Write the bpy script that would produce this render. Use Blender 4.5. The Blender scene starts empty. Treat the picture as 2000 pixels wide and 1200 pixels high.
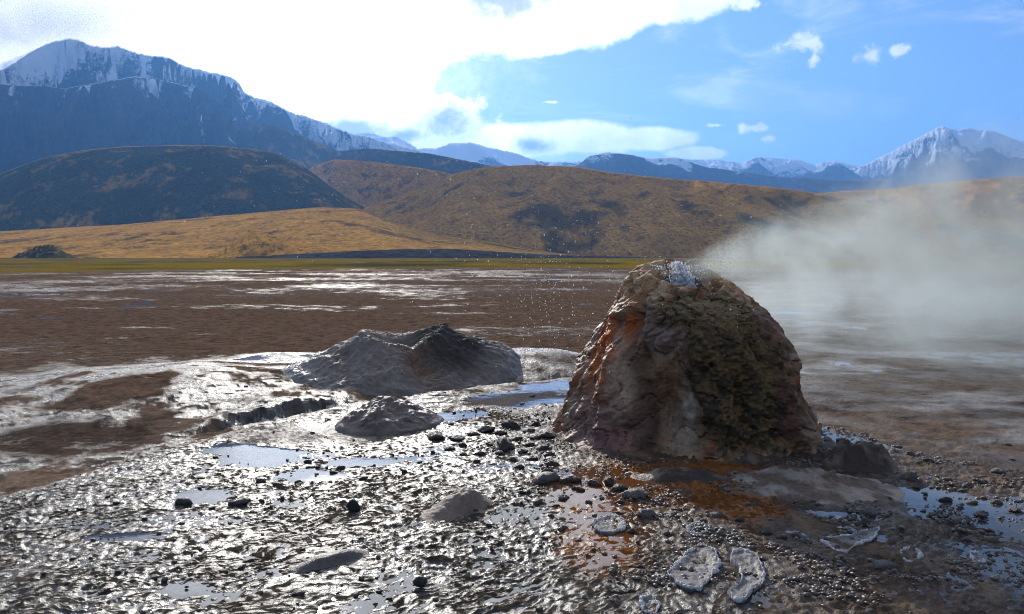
import bpy, math, random
import numpy as np
from mathutils import Vector

random.seed(7)
RNG = np.random.default_rng(11)
S = bpy.context.scene
COL = S.collection

# ------------------------------------------------------------------ camera, sky, sun, exposure
F = 1570.0                       # focal length in photo pixels (photo 2000 x 1200)
ZC = 2.1
PITCH = math.atan(100 / F)
cam_d = bpy.data.cameras.new('camera')
cam = bpy.data.objects.new('camera', cam_d); COL.objects.link(cam)
cam.location = (0, 0, ZC); cam.rotation_euler = (math.pi / 2 - PITCH, 0, 0)
cam_d.sensor_width = 36; cam_d.lens = 36 * F / 2000
cam_d.clip_start = 0.05; cam_d.clip_end = 80000
S.camera = cam
S.view_settings.view_transform = 'Standard'; S.view_settings.look = 'None'
S.view_settings.gamma = 1; S.view_settings.use_curve_mapping = False
S.view_settings.exposure = 0.3
S.cycles.use_denoising = True; S.cycles.denoising_prefilter = 'FAST'
S.cycles.pixel_filter_type = 'BLACKMAN_HARRIS'; S.cycles.filter_width = 1.05
S.cycles.max_bounces = 6; S.cycles.diffuse_bounces = 2; S.cycles.glossy_bounces = 3
S.cycles.transmission_bounces = 3; S.cycles.volume_bounces = 0; S.cycles.transparent_max_bounces = 6
S.cycles.volume_step_rate = 1.0; S.cycles.volume_max_steps = 160
S.cycles.sample_clamp_indirect = 6; S.cycles.sample_clamp_direct = 12

SUN_AZ = math.radians(-13)       # left of straight ahead (+Y)
SUN_EL = math.radians(21.5)
SUN_DIR = Vector((math.sin(SUN_AZ) * math.cos(SUN_EL), math.cos(SUN_AZ) * math.cos(SUN_EL), math.sin(SUN_EL)))
sd = bpy.data.lights.new('sun', 'SUN'); sd.energy = 5.0; sd.angle = math.radians(0.6); sd.color = (1, 0.94, 0.86)
so = bpy.data.objects.new('sun', sd); COL.objects.link(so)
so.rotation_euler = (-SUN_DIR).to_track_quat('-Z', 'Y').to_euler()


def ray(px, py):
    cx = (np.asarray(px, float) - 1000) / F; cy = -(np.asarray(py, float) - 600) / F
    cp, sp = math.cos(PITCH), math.sin(PITCH)
    return cx, cp + cy * sp, -sp + cy * cp


def P(px, py, z):
    dx, dy, dz = ray(px, py); t = (z - ZC) / dz
    return dx * t, dy * t


def far(px, py, D):
    dx, dy, dz = ray(px, py); t = D / dy
    return dx * t, D + 0 * t, ZC + dz * t


def proj(x, y, z):
    cp, sp = math.cos(PITCH), math.sin(PITCH)
    z = z - ZC
    fw = y * cp - z * sp; up = y * sp + z * cp
    fw = np.where(np.abs(fw) < 1e-3, 1e-3, fw)
    return 1000 + F * x / fw, 600 - F * up / fw


# ---- node helpers
class G:
    def __init__(s, tree): s.t = tree; s.n = tree.nodes; s.l = tree.links
    def put(s, sock, v):
        if isinstance(v, bpy.types.NodeSocket): s.l.new(v, sock)
        elif v is not None: sock.default_value = v
    def m(s, op, a, b=None, c=None, clamp=False):
        n = s.n.new('ShaderNodeMath'); n.operation = op; n.use_clamp = clamp
        for i, v in enumerate((a, b, c)): s.put(n.inputs[i], v)
        return n.outputs[0]
    def v(s, op, a, b=None, c=None):
        n = s.n.new('ShaderNodeVectorMath'); n.operation = op
        for i, v in enumerate((a, b, c)): s.put(n.inputs[i], v)
        return n.outputs['Value'] if op in ('LENGTH', 'DOT_PRODUCT') else n.outputs[0]
    def mix(s, f, a, b, blend='MIX'):
        n = s.n.new('ShaderNodeMix'); n.data_type = 'RGBA'; n.blend_type = blend
        s.put(n.inputs[0], f); s.put(n.inputs[6], a); s.put(n.inputs[7], b)
        return n.outputs[2]
    def noise(s, vec, scale, detail=4, rough=0.55, dist=0.0):
        n = s.n.new('ShaderNodeTexNoise'); s.put(n.inputs['Vector'], vec)
        n.inputs['Scale'].default_value = scale; n.inputs['Detail'].default_value = detail
        n.inputs['Roughness'].default_value = rough; n.inputs['Distortion'].default_value = dist
        return n.outputs[0]
    def voro(s, vec, scale, feat='F1'):
        n = s.n.new('ShaderNodeTexVoronoi'); n.feature = feat; s.put(n.inputs['Vector'], vec)
        n.inputs['Scale'].default_value = scale
        return n.outputs['Distance']
    def rng(s, x, a, b, c=0.0, d=1.0, smooth=True):
        n = s.n.new('ShaderNodeMapRange'); n.interpolation_type = 'SMOOTHSTEP' if smooth else 'LINEAR'
        s.put(n.inputs[0], x)
        for i, q in enumerate((a, b, c, d)): s.put(n.inputs[i + 1], q)
        return n.outputs[0]
    def comb(s, x, y, z):
        n = s.n.new('ShaderNodeCombineXYZ')
        for i, q in enumerate((x, y, z)): s.put(n.inputs[i], q)
        return n.outputs[0]
    def sep(s, v):
        n = s.n.new('ShaderNodeSeparateXYZ'); s.put(n.inputs[0], v); return n.outputs
    def attr(s, name):
        n = s.n.new('ShaderNodeAttribute'); n.attribute_name = name; return n
    def coord(s, which='Object'):
        return s.n.new('ShaderNodeTexCoord').outputs[which]
    def bump(s, h, strength, dist=0.01, normal=None):
        n = s.n.new('ShaderNodeBump'); n.inputs['Strength'].default_value = strength
        n.inputs['Distance'].default_value = dist; s.put(n.inputs['Height'], h)
        if normal is not None: s.put(n.inputs['Normal'], normal)
        return n.outputs[0]


def build_world():
    w = bpy.data.worlds.new('World'); S.world = w; w.use_nodes = True
    t = w.node_tree; t.nodes.clear(); g = G(t)
    sky = t.nodes.new('ShaderNodeTexSky'); sky.sky_type = 'NISHITA'; sky.sun_disc = False
    sky.sun_elevation = SUN_EL; sky.sun_rotation = SUN_AZ
    sky.altitude = 2500; sky.air_density = 1.0; sky.dust_density = 1.6; sky.ozone_density = 1.5
    d = g.coord('Generated'); x, y, z = g.sep(d)
    yy = g.m('MAXIMUM', y, 0.12)
    U, V = g.m('DIVIDE', x, yy), g.m('DIVIDE', z, yy)
    uv = g.comb(U, V, 0.0)
    n1 = g.noise(uv, 4.5, 8, 0.62, 0.4); n2 = g.noise(uv, 13, 6, 0.6)
    n3 = g.noise(uv, 42, 6, 0.62, 0.3)
    wob = g.m('ADD', g.m('MULTIPLY', g.m('SUBTRACT', n1, 0.5), 1.7), g.m('MULTIPLY', g.m('SUBTRACT', n2, 0.5), 1.3))
    wob = g.m('ADD', wob, g.m('MULTIPLY', g.m('SUBTRACT', n3, 0.5), 0.5))
    wob3 = g.m('ADD', g.m('MULTIPLY', g.m('SUBTRACT', n3, 0.5), 3.2), g.m('MULTIPLY', g.m('SUBTRACT', n2, 0.5), 0.8))

    def field(blobs, k=0.25):
        acc = None
        for (px, py, rx, ry) in blobs:
            dx, dy, dz = ray(px, py)
            iu, iv = F / rx, F / ry
            n = g.v('MULTIPLY_ADD', uv, (iu, iv, 0), (-dx / dy * iu, -dz / dy * iv, 0))
            L = g.v('LENGTH', n)
            acc = L if acc is None else g.m('SMOOTH_MIN', acc, L, k)
        return g.m('SUBTRACT', 1.0, acc)
    big = field([(250, -120, 900, 270), (850, -120, 420, 250), (1130, -60, 230, 150), (1290, -50, 190, 110),
                 (-500, -100, 900, 330), (560, 120, 330, 150), (700, -700, 1100, 620), (1060, 60, 90, 50)])
    low = field([(760, 215, 130, 60), (850, 240, 110, 50), (1000, 275, 170, 40), (1130, 270, 150, 40), (1270, 272, 110, 26),
                 (1360, 300, 70, 16), (620, 240, 150, 70)])
    small = field([(1570, 85, 55, 30), (1700, 105, 42, 24), (1755, 100, 30, 18), (1480, 250, 38, 13), (1500, 270, 22, 10),
                   (1455, 12, 42, 20), (1070, 200, 26, 5), (1590, 118, 14, 16), (1400, 245, 26, 6), (1760, -160, 300, 60)], 0.1)
    a_big = g.rng(g.m('ADD', big, g.m('MULTIPLY', wob, 0.28)), 0.0, 0.16)
    a_low = g.rng(g.m('ADD', low, g.m('MULTIPLY', wob, 0.45)), 0.0, 0.35)
    a_small = g.rng(g.m('ADD', small, wob3), 0.05, 0.9, 0.0, 0.95)
    veil = g.rng(g.m('ADD', field([(560, 120, 520, 230), (900, 285, 420, 60)], 0.3), g.m('MULTIPLY', wob, 0.55)), 0.0, 1.0, 0.0, 0.8)
    wisp_n = g.noise(g.v('MULTIPLY', uv, (3.0, 10.0, 1.0)), 1.6, 6, 0.6, 0.8)
    wisp = g.m('MULTIPLY', g.rng(wisp_n, 0.47, 0.78, 0.0, 0.6), g.rng(V, 0.05, 0.3))
    alpha = g.m('MAXIMUM', g.m('MAXIMUM', a_big, a_low), g.m('MAXIMUM', a_small, g.m('MAXIMUM', veil, wisp)))
    # the rest of the sky: scattered fair-weather cloud on a plane overhead
    zz = g.m('MAXIMUM', z, 0.06)
    pv = g.comb(g.m('DIVIDE', x, zz), g.m('DIVIDE', y, zz), 0.0)
    over = g.rng(g.noise(pv, 0.9, 6, 0.6), 0.46, 0.62, 0.0, 0.85)
    front = g.rng(y, 0.12, 0.35)
    alpha = g.m('ADD', g.m('MULTIPLY', alpha, front), g.m('MULTIPLY', over, g.m('SUBTRACT', 1.0, front)))
    alpha = g.m('MULTIPLY', alpha, g.rng(z, -0.02, 0.01))
    # cloud brightness: thin edges and clouds near the sun scatter most light forward
    cs = g.v('DOT_PRODUCT', d, tuple(SUN_DIR))
    near = g.m('POWER', g.m('MAXIMUM', cs, 0.0), 16.0)
    bright = g.m('ADD', 9.0, g.m('MULTIPLY', near, 36.0))
    grey = field([(985, -8, 210, 75), (872, 240, 105, 62), (1045, 284, 60, 26), (20, 75, 150, 50), (690, 252, 110, 30), (790, 266, 110, 28)], 0.15)
    grey_f = g.rng(g.m('ADD', grey, g.m('ADD', g.m('MULTIPLY', wob, 1.1), g.m('MULTIPLY', wob3, 0.22))), -0.1, 1.0)
    alpha = g.m('MAXIMUM', alpha, g.m('MULTIPLY', g.rng(grey_f, 0.0, 0.35), front))
    bright = g.m('MULTIPLY', bright, g.m('SUBTRACT', 1.0, g.m('MULTIPLY', grey_f, 0.8)))
    bright = g.m('MULTIPLY', bright, g.m('MULTIPLY', g.rng(n1, 0.3, 0.65, 0.72, 1.1), g.rng(n2, 0.3, 0.7, 0.8, 1.15)))
    ccol = g.v('SCALE', (0.97, 0.985, 1.0)); ccol.node.inputs['Scale'].default_value = 1.0
    g.put(ccol.node.inputs['Scale'], bright)
    skyc = g.mix(1.0, sky.outputs[0], (0.80, 0.92, 1.06, 1), 'MULTIPLY')
    col = g.mix(alpha, skyc, ccol)
    bg = t.nodes.new('ShaderNodeBackground'); g.put(bg.inputs[0], col); bg.inputs[1].default_value = 0.115
    out = t.nodes.new('ShaderNodeOutputWorld'); g.l.new(bg.outputs[0], out.inputs[0])
    w.cycles.sampling_method = 'MANUAL'; w.cycles.sample_map_resolution = 1024


build_world()


# ------------------------------------------------------------------ numpy noise
def _hash(ix, iy, iz):
    h = (ix.astype(np.int64) * 374761393 + iy.astype(np.int64) * 668265263 + iz * 2147483647 + 974634523) & 0xFFFFFFFF
    h = ((h ^ (h >> 13)) * 1274126177) & 0xFFFFFFFF
    return h ^ (h >> 16)


_A = np.linspace(0, 2 * np.pi, 256, endpoint=False)
_GX, _GY = np.cos(_A), np.sin(_A)


def pn(x, y, seed=0):
    fx, fy = np.floor(x), np.floor(y); u, v = x - fx, y - fy
    su, sv = u * u * u * (u * (u * 6 - 15) + 10), v * v * v * (v * (v * 6 - 15) + 10)

    def c(dx, dy):
        h = _hash(fx + dx, fy + dy, seed) & 255
        return _GX[h] * (u - dx) + _GY[h] * (v - dy)
    a = c(0, 0); a += su * (c(1, 0) - a); b = c(0, 1); b += su * (c(1, 1) - b)
    return (a + sv * (b - a)) * 1.5


def fbm(x, y, o=4, seed=0, g=0.5):
    r = 0; a = 1; t = 0
    for i in range(o):
        r = r + a * pn(x, y, seed + i * 17); t += a; a *= g; x = x * 2.03 + 3.7; y = y * 2.03 - 1.3
    return r / t


def ridged(x, y, o=4, seed=0, g=0.5):
    r = 0; a = 1; t = 0
    for i in range(o):
        r = r + a * (1 - 2.2 * np.abs(pn(x, y, seed + i * 17))); t += a; a *= g; x = x * 2.03 + 3.7; y = y * 2.03 - 1.3
    return r / t


def pn3(x, y, z, seed=0):
    fx, fy, fz = np.floor(x), np.floor(y), np.floor(z); u, v, w = x - fx, y - fy, z - fz
    s = lambda q: q * q * q * (q * (q * 6 - 15) + 10)
    su, sv, sw = s(u), s(v), s(w)

    def c(dx, dy, dz):
        h = _hash(fx + dx + 57 * (fz + dz), fy + dy - 113 * (fz + dz), seed)
        a = h & 255; b = ((h >> 8) & 255) / 127.5 - 1; q = np.sqrt(1 - b * b)
        return _GX[a] * q * (u - dx) + _GY[a] * q * (v - dy) + b * (w - dz)
    L = lambda a, b, t: a + t * (b - a)
    return 1.5 * L(L(L(c(0, 0, 0), c(1, 0, 0), su), L(c(0, 1, 0), c(1, 1, 0), su), sv),
                   L(L(c(0, 0, 1), c(1, 0, 1), su), L(c(0, 1, 1), c(1, 1, 1), su), sv), sw)


def fbm3(p, f, o=3, seed=0, g=0.5):
    x, y, z = p[..., 0] * f, p[..., 1] * f, p[..., 2] * f
    r = 0; a = 1; t = 0
    for i in range(o):
        r = r + a * pn3(x, y, z, seed + 31 * i); t += a; a *= g; x = x * 2.03 + 1.7; y = y * 2.03 + 9.1; z = z * 2.03 - 4.4
    return r / t


def cell3(p, f, seed=0):
    """distance to the nearest jittered cell point (granules)"""
    q = p * f; fl = np.floor(q); best = np.full(q.shape[:-1], 9.0)
    for dx in (-1, 0, 1):
        for dy in (-1, 0, 1):
            for dz in (-1, 0, 1):
                cx, cy, cz = fl[..., 0] + dx, fl[..., 1] + dy, fl[..., 2] + dz
                h = _hash(cx + 57 * cz, cy - 113 * cz, seed)
                jx, jy, jz = (h & 255) / 255, ((h >> 8) & 255) / 255, ((h >> 16) & 255) / 255
                d = (cx + jx - q[..., 0]) ** 2 + (cy + jy - q[..., 1]) ** 2 + (cz + jz - q[..., 2]) ** 2
                best = np.minimum(best, d)
    return np.sqrt(best)


def cell2(x, y, seed=0):
    fx, fy = np.floor(x), np.floor(y); best = np.full(x.shape, 9.0)
    for dx in (-1, 0, 1):
        for dy in (-1, 0, 1):
            h = _hash(fx + dx, fy + dy, seed)
            best = np.minimum(best, (fx + dx + (h & 255) / 255 - x) ** 2 + (fy + dy + ((h >> 8) & 255) / 255 - y) ** 2)
    return np.sqrt(best)


def ss(x, a, b):
    t = np.clip((x - a) / (b - a), 0, 1); return t * t * (3 - 2 * t)


def lerp(a, b, t): return a + (b - a) * t


# ------------------------------------------------------------------ mesh helpers
def raw_mesh(name, V, Fq, attrs=None, smooth=True):
    me = bpy.data.meshes.new(name)
    V = np.ascontiguousarray(V, np.float32); Fq = np.ascontiguousarray(Fq, np.int32); k = Fq.shape[1]
    me.vertices.add(len(V)); me.vertices.foreach_set('co', V.ravel())
    me.loops.add(Fq.size); me.loops.foreach_set('vertex_index', Fq.ravel())
    me.polygons.add(len(Fq)); me.polygons.foreach_set('loop_start', np.arange(0, Fq.size, k, dtype=np.int32))
    if smooth: me.polygons.foreach_set('use_smooth', np.ones(len(Fq), bool))
    for an, a in (attrs or {}).items():
        a = np.asarray(a, np.float32)
        if a.ndim == 2:
            at = me.attributes.new(an, 'FLOAT_COLOR', 'POINT')
            if a.shape[1] == 3: a = np.concatenate([a, np.ones((len(a), 1), np.float32)], 1)
            at.data.foreach_set('color', a.ravel())
        else:
            me.attributes.new(an, 'FLOAT', 'POINT').data.foreach_set('value', a.ravel())
    me.update(); me.validate()
    return me


def grid_faces(nr, nc, wrap=False):
    i = np.arange(nr - 1)[:, None] * nc; j = np.arange(nc if wrap else nc - 1)[None]
    j2 = (j + 1) % nc
    return np.stack([i + j, i + j2, i + nc + j2, i + nc + j], -1).reshape(-1, 4)


def link(name, me, mat=None, parent=None, label=None, cat=None, group=None, kind=None):
    o = bpy.data.objects.new(name, me); COL.objects.link(o)
    if me is not None and mat is not None and not me.materials: me.materials.append(mat)
    if parent: o.parent = parent
    if label: o['label'] = label
    if cat: o['category'] = cat
    if group: o['group'] = group
    if kind: o['kind'] = kind
    return o


def C(*a): return np.array(a, float)


# ------------------------------------------------------------------ materials
def new_mat(name):
    m = bpy.data.materials.new(name); m.use_nodes = True
    g = G(m.node_tree); b = g.n['Principled BSDF']
    return m, g, b


def mat_ground():
    m, g, b = new_mat('wet_mud')
    o = g.coord(); c = g.attr('col').outputs[0]; r = g.attr('rough').outputs['Fac']; fine = g.attr('fine').outputs['Fac']
    n1 = g.noise(o, 9, 6, 0.65); n2 = g.noise(o, 1.3, 5, 0.6); n3 = g.noise(o, 60, 3, 0.6)
    f = g.m('MULTIPLY', g.rng(n1, 0.25, 0.75, 0.68, 1.32, False), g.rng(n2, 0.25, 0.75, 0.8, 1.2, False))
    f = g.m('MULTIPLY', f, g.rng(n3, 0.3, 0.7, 0.85, 1.15, False))
    f = g.m('MULTIPLY', f, g.rng(g.noise(o, 3.3, 5, 0.7), 0.36, 0.55, 0.6, 1.1))
    v = g.v('SCALE', c); g.put(v.node.inputs['Scale'], f)
    g.put(b.inputs['Base Color'], v)
    ro = g.m('ADD', r, g.m('ADD', g.m('MULTIPLY', g.m('SUBTRACT', n1, 0.5), 0.35), g.m('MULTIPLY', g.m('SUBTRACT', n2, 0.5), 0.7)))
    ro = g.m('MAXIMUM', g.m('MINIMUM', ro, 1.0), 0.13)
    g.put(b.inputs['Roughness'], ro)
    g.put(b.inputs['Specular IOR Level'], g.rng(ro, 0.30, 0.66, 0.35, 0.0, False))
    h = g.m('ADD', g.noise(o, 30, 5, 0.65), g.m('MULTIPLY', g.noise(o, 110, 2, 0.6), 0.4))
    n = g.bump(h, 0.8, 0.016); g.put(n.node.inputs['Strength'], g.rng(r, 0.22, 0.55, 0.22, 0.85, False))
    far_b = g.n.new('ShaderNodeBump'); far_b.inputs['Distance'].default_value = 0.25
    g.put(far_b.inputs['Strength'], g.m('SUBTRACT', 1.0, fine)); g.put(far_b.inputs['Height'], g.noise(o, 2.6, 8, 0.74)); g.put(far_b.inputs['Normal'], n)
    g.put(b.inputs['Normal'], far_b.outputs[0])
    return m


def mat_water():
    m, g, b = new_mat('shallow_water')
    o = g.coord()
    g.put(b.inputs['Base Color'], g.attr('col').outputs[0])
    b.inputs['Roughness'].default_value = 0.06; b.inputs['IOR'].default_value = 1.34
    g.put(b.inputs['Normal'], g.bump(g.noise(o, 7, 3, 0.5), 0.12, 0.02))
    return m


def mat_rock(name, colr, rough=0.5, var=0.35, bumpd=0.006, tint=(0.3, 0.2, 0.12), tamt=0.3):
    m, g, b = new_mat(name)
    o = g.coord(); n1 = g.noise(o, 7, 6, 0.65); n2 = g.noise(o, 2.5, 4, 0.6); n3 = g.noise(o, 40, 4, 0.6)
    col = g.mix(g.rng(n2, 0.45, 0.65, 0, tamt), (*colr, 1), (*tint, 1))
    v = g.v('SCALE', col); g.put(v.node.inputs['Scale'], g.rng(n1, 0.25, 0.75, 1 - var, 1 + var, False))
    g.put(b.inputs['Base Color'], v); g.put(b.inputs['Roughness'], g.rng(n2, 0.3, 0.7, rough - 0.15, rough + 0.2))
    g.put(b.inputs['Normal'], g.bump(g.m('ADD', n1, g.m('MULTIPLY', n3, 0.5)), 0.8, bumpd))
    return m


def mat_attr_rock(name, bumpd=0.006, s=1.0, spec=0.5):
    m, g, b = new_mat(name)
    o = g.coord(); c = g.attr('col').outputs[0]; r = g.attr('rough').outputs['Fac']
    n1 = g.noise(o, 11 * s, 7, 0.68, 0.3); n2 = g.noise(o, 3 * s, 5, 0.6); n3 = g.noise(o, 55 * s, 4, 0.65)
    f = g.m('MULTIPLY', g.rng(n1, 0.25, 0.75, 0.6, 1.4, False), g.rng(n3, 0.25, 0.75, 0.78, 1.22, False))
    v = g.v('SCALE', c); g.put(v.node.inputs['Scale'], f)
    hue = g.mix(g.rng(n2, 0.4, 0.65, 0, 0.28), v, g.mix(1.0, v, (1.25, 0.85, 0.62, 1), 'MULTIPLY'))
    g.put(b.inputs['Base Color'], hue); b.inputs['Specular IOR Level'].default_value = spec
    g.put(b.inputs['Roughness'], g.m('ADD', r, g.m('MULTIPLY', g.m('SUBTRACT', n1, 0.5), 0.4), clamp=True))
    g.put(b.inputs['Normal'], g.bump(g.m('ADD', n1, g.m('MULTIPLY', n3, 0.45)), 0.9, bumpd))
    return m


def mat_hill(name, scale):
    m, g, b = new_mat(name)
    o = g.coord(); c = g.attr('col').outputs[0]
    n1 = g.noise(o, 0.02 * scale, 8, 0.7); n2 = g.noise(o, 0.15 * scale, 5, 0.7); vo = g.voro(o, 0.11 * scale)
    f = g.m('MULTIPLY', g.rng(n1, 0.25, 0.75, 0.65, 1.35, False), g.rng(n2, 0.3, 0.7, 0.6, 1.4, False))
    f = g.m('MULTIPLY', f, g.rng(vo, 0.12, 0.45, 0.6, 1.1))
    v = g.v('SCALE', c); g.put(v.node.inputs['Scale'], f)
    g.put(b.inputs['Base Color'], v); b.inputs['Roughness'].default_value = 0.9; b.inputs['Specular IOR Level'].default_value = 0.0
    g.put(b.inputs['Normal'], g.bump(g.m('ADD', n1, g.m('MULTIPLY', n2, 0.25)), 0.7, 12.0 / scale))
    return m


def mat_mountain():
    m, g, b = new_mat('mountain_rock_and_snow')
    o = g.coord(); c = g.attr('col').outputs[0]; s = g.attr('snow').outputs['Fac']
    n1 = g.noise(o, 0.006, 9, 0.7); n2 = g.noise(o, 0.03, 6, 0.7)
    v = g.v('SCALE', c); g.put(v.node.inputs['Scale'], g.rng(n2, 0.25, 0.75, 0.6, 1.4, False))
    sf = g.rng(g.m('ADD', s, g.m('ADD', g.m('MULTIPLY', g.m('SUBTRACT', n1, 0.5), 0.9), g.m('MULTIPLY', g.m('SUBTRACT', n2, 0.5), 0.8))), 0.42, 0.62)
    g.put(b.inputs['Base Color'], g.mix(sf, v, (0.84, 0.87, 0.9, 1))); b.inputs['Roughness'].default_value = 0.8
    b.inputs['Specular IOR Level'].default_value = 0.0
    g.put(b.inputs['Normal'], g.bump(g.m('ADD', n1, g.m('MULTIPLY', n2, 0.3)), 0.8, 60))
    return m


# ------------------------------------------------------------------ ground shape
CONE = (1.50, 7.10)
EDGE_X = C(-60, -14, -8, -4.6, -3.66, -2.9, -1.75, -0.4, 0.95, 2.2, 3.2, 5, 9, 20, 60)
EDGE_Y = C(-40, -4, 1.5, 4.7, 5.75, 7.5, 9.6, 10.8, 11.4, 10.0, 8.6, 7.6, 7.4, 8.5, 12)


LIP = [P(a, b, 0.12) for a, b in ((300, 838), (360, 832), (430, 815), (500, 803), (580, 792), (650, 780), (735, 768))]
LIP_X = C(*[float(q[0]) for q in LIP]); LIP_Y = C(*[float(q[1]) for q in LIP])


def macro(x, y):
    x = np.asarray(x, float); y = np.asarray(y, float)
    r = np.hypot(x, y)
    ye = np.interp(x, EDGE_X, EDGE_Y) + 0.35 * fbm(x * 0.7, y * 0.7, 3, 5)
    soft = 1.0 + 2.2 * ss(x, 1.5, 4.5)
    T = ss((ye - y) / soft, -0.1, 1.0)
    h = 0.5 * T + 0.06 * T * fbm(x * 0.45, y * 0.45, 2, 9)
    h = h + 0.10 * np.exp(-((x - CONE[0]) ** 2 + (y - CONE[1]) ** 2) / 1.8 ** 2)
    # plain: very gentle swells
    h = h + (1 - T) * (0.05 * fbm(x * 0.25, y * 0.25, 3, 21) * ss(r, 6, 12) + 0.10 * fbm(x * 0.05, y * 0.04, 3, 23) * ss(r, 20, 60))
    # broad pale sinter swells on the left, with a thin undercut-looking lip on the near side
    wob = 0.16 * fbm(x * 1.1, y * 1.1, 4, 33)
    d = np.hypot((x + 5.4) / 4.2, (y - 12.6) / 3.6) + wob
    h = h + 0.30 * (1 - ss(d, 0.0, 1.05)) * (1 - T)
    d2 = np.hypot((x + 8.3) / 2.8, (y - 9.8) / 1.9) + wob
    h = h + 0.17 * (1 - ss(d2, 0.1, 1.0)) * (1 - T)
    yl = np.interp(x, LIP_X, LIP_Y) + 0.30 * fbm(x * 1.8, y * 1.8, 5, 37, 0.65)
    Lh = 0.11 * ss(x, LIP_X[0], LIP_X[0] + 0.7) * (1 - ss(x, LIP_X[-1] - 0.5, LIP_X[-1])) * (0.85 + 0.6 * fbm(x * 1.3, y * 1.3, 3, 39))
    h = h + Lh * ss(y - yl, -0.12, 0.18) * (1 - ss(y - yl, 0.2, 1.9)) - 0.07 * ss(Lh, 0.02, 0.1) * np.exp(-((y - yl + 0.12) / 0.16) ** 2)
    # apron right of the twin mound
    d3 = np.hypot((x - 0.3) / 2.6, (y - 14.6) / 2.2) + wob
    h = h + 0.38 * (1 - ss(d3, 0.1, 1.0)) * (1 - 0.7 * T)
    return h


RA = math.radians(32)


def micro(x, y, r, crest=False):
    """ripples, wrinkles and lumps of the mud skin"""
    a = x * math.cos(RA) + y * math.sin(RA); b = -x * math.sin(RA) + y * math.cos(RA)
    wx = 0.14 * fbm(x * 2.1, y * 2.1, 2, 71); wy = 0.16 * fbm(x * 2.1, y * 2.1, 3, 72, 0.6)
    rip = ridged((a + wx) * 6.5, (b + wy) * 22.0, 3, 40, 0.62)
    lump = fbm(x * 2.2, y * 2.2, 4, 50, 0.6)
    fade = 1 - ss(r, 14, 34); f1 = 1 - ss(r, 6.5, 12.0)
    mid = ridged((a + wx) * 2.2, (b + wy) * 4.5, 3, 44, 0.55) * (1 - ss(r, 10, 18))
    patch = 0.2 + 0.8 * ss(fbm(x * 0.6, y * 0.6, 3, 61), -0.25, 0.25)
    e = np.interp(x, EDGE_X, EDGE_Y) + 0.35 * fbm(x * 0.7, y * 0.7, 3, 5) - y
    calm = 1 - 0.8 * ss(e, -0.1, 0.2) * (1 - ss(e + 0.5 * lump, 0.5, 1.1)) * (1 - ss(x, -2.4, -1.2)); patch = patch * calm; rip = lerp(0.2, rip, calm)
    m = f1 * (0.0100 * (rip - 0.35) * patch + 0.007 * pn(x * 28, y * 19, 55)) + fade * 0.012 * lump + (0.012 + 0.014 * ss(r, 7, 11)) * mid * patch
    # crumbly granules on the right-hand flat and round the foot of the cone
    gx = ss(x + 0.25 * (y - 5), 0.2, 1.6) * fade * (r < 16)
    gr = ss(fbm(x * 1.6, y * 1.6, 3, 64), -0.1, 0.3)
    c = cell2(x * 17, y * 17, 3)
    m = m + f1 * gx * gr * 0.028 * np.clip(1 - c * 1.25, 0, 1)
    # rough brown plain
    pl = ss(r, 9, 16) * (1 - ss(r, 60, 140))
    m = m + pl * 0.03 * fbm(x * 1.2, y * 1.2, 4, 81, 0.65)
    m = m + ss(r, 12, 30) * 0.06 * fbm(x * 0.16, y * 0.22, 4, 85, 0.55)
    if crest:
        return m, np.maximum(f1 * ss(rip, 0.38, 0.68), ss(mid, 0.35, 0.7) * ss(r, 6, 10))
    return m


def blob(x, y, px, py, rx, ry, z=0.5, w=0.3, seed=0):
    """soft irregular patch on the ground, rx ry in metres, placed where the photo shows it"""
    cx, cy = P(px, py, z)
    d = np.hypot((x - cx) / rx, (y - cy) / ry) + 1.5 * w * fbm((x + seed) * 1.4 / min(rx, ry, 2), (y - seed) * 1.4 / min(rx, ry, 2), 6, 90 + seed, 0.62)
    return 1 - ss(d, 0.4, 1.05)


POOLS = [(515, 905, .38, .42, .45), (470, 890, .3, .3, .45), (400, 968, .22, .18, .5), (1010, 790, .85, .75, .45), (880, 828, .4, .3, .45), (1080, 770, .6, .4, .4),
         (360, 1155, .12, .10, .5), (1905, 1000, .6, .35, .5), (1790, 970, .45, .25, .5), (1680, 870, .5, .35, .5), (1900, 890, .6, .5, .4),
         (1650, 1010, .35, .14, .5), (600, 930, .3, .22, .5), (700, 905, .35, .2, .5), (1560, 850, .5, .5, .4), (1480, 960, .2, .1, .5), (240, 1050, .25, .1, .5)]


def pools(x, y):
    q = 0
    for i, (px, py, rx, ry, z) in enumerate(POOLS): q = np.maximum(q, blob(x, y, px, py, rx, ry, z, 0.35, i))
    return q


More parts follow.
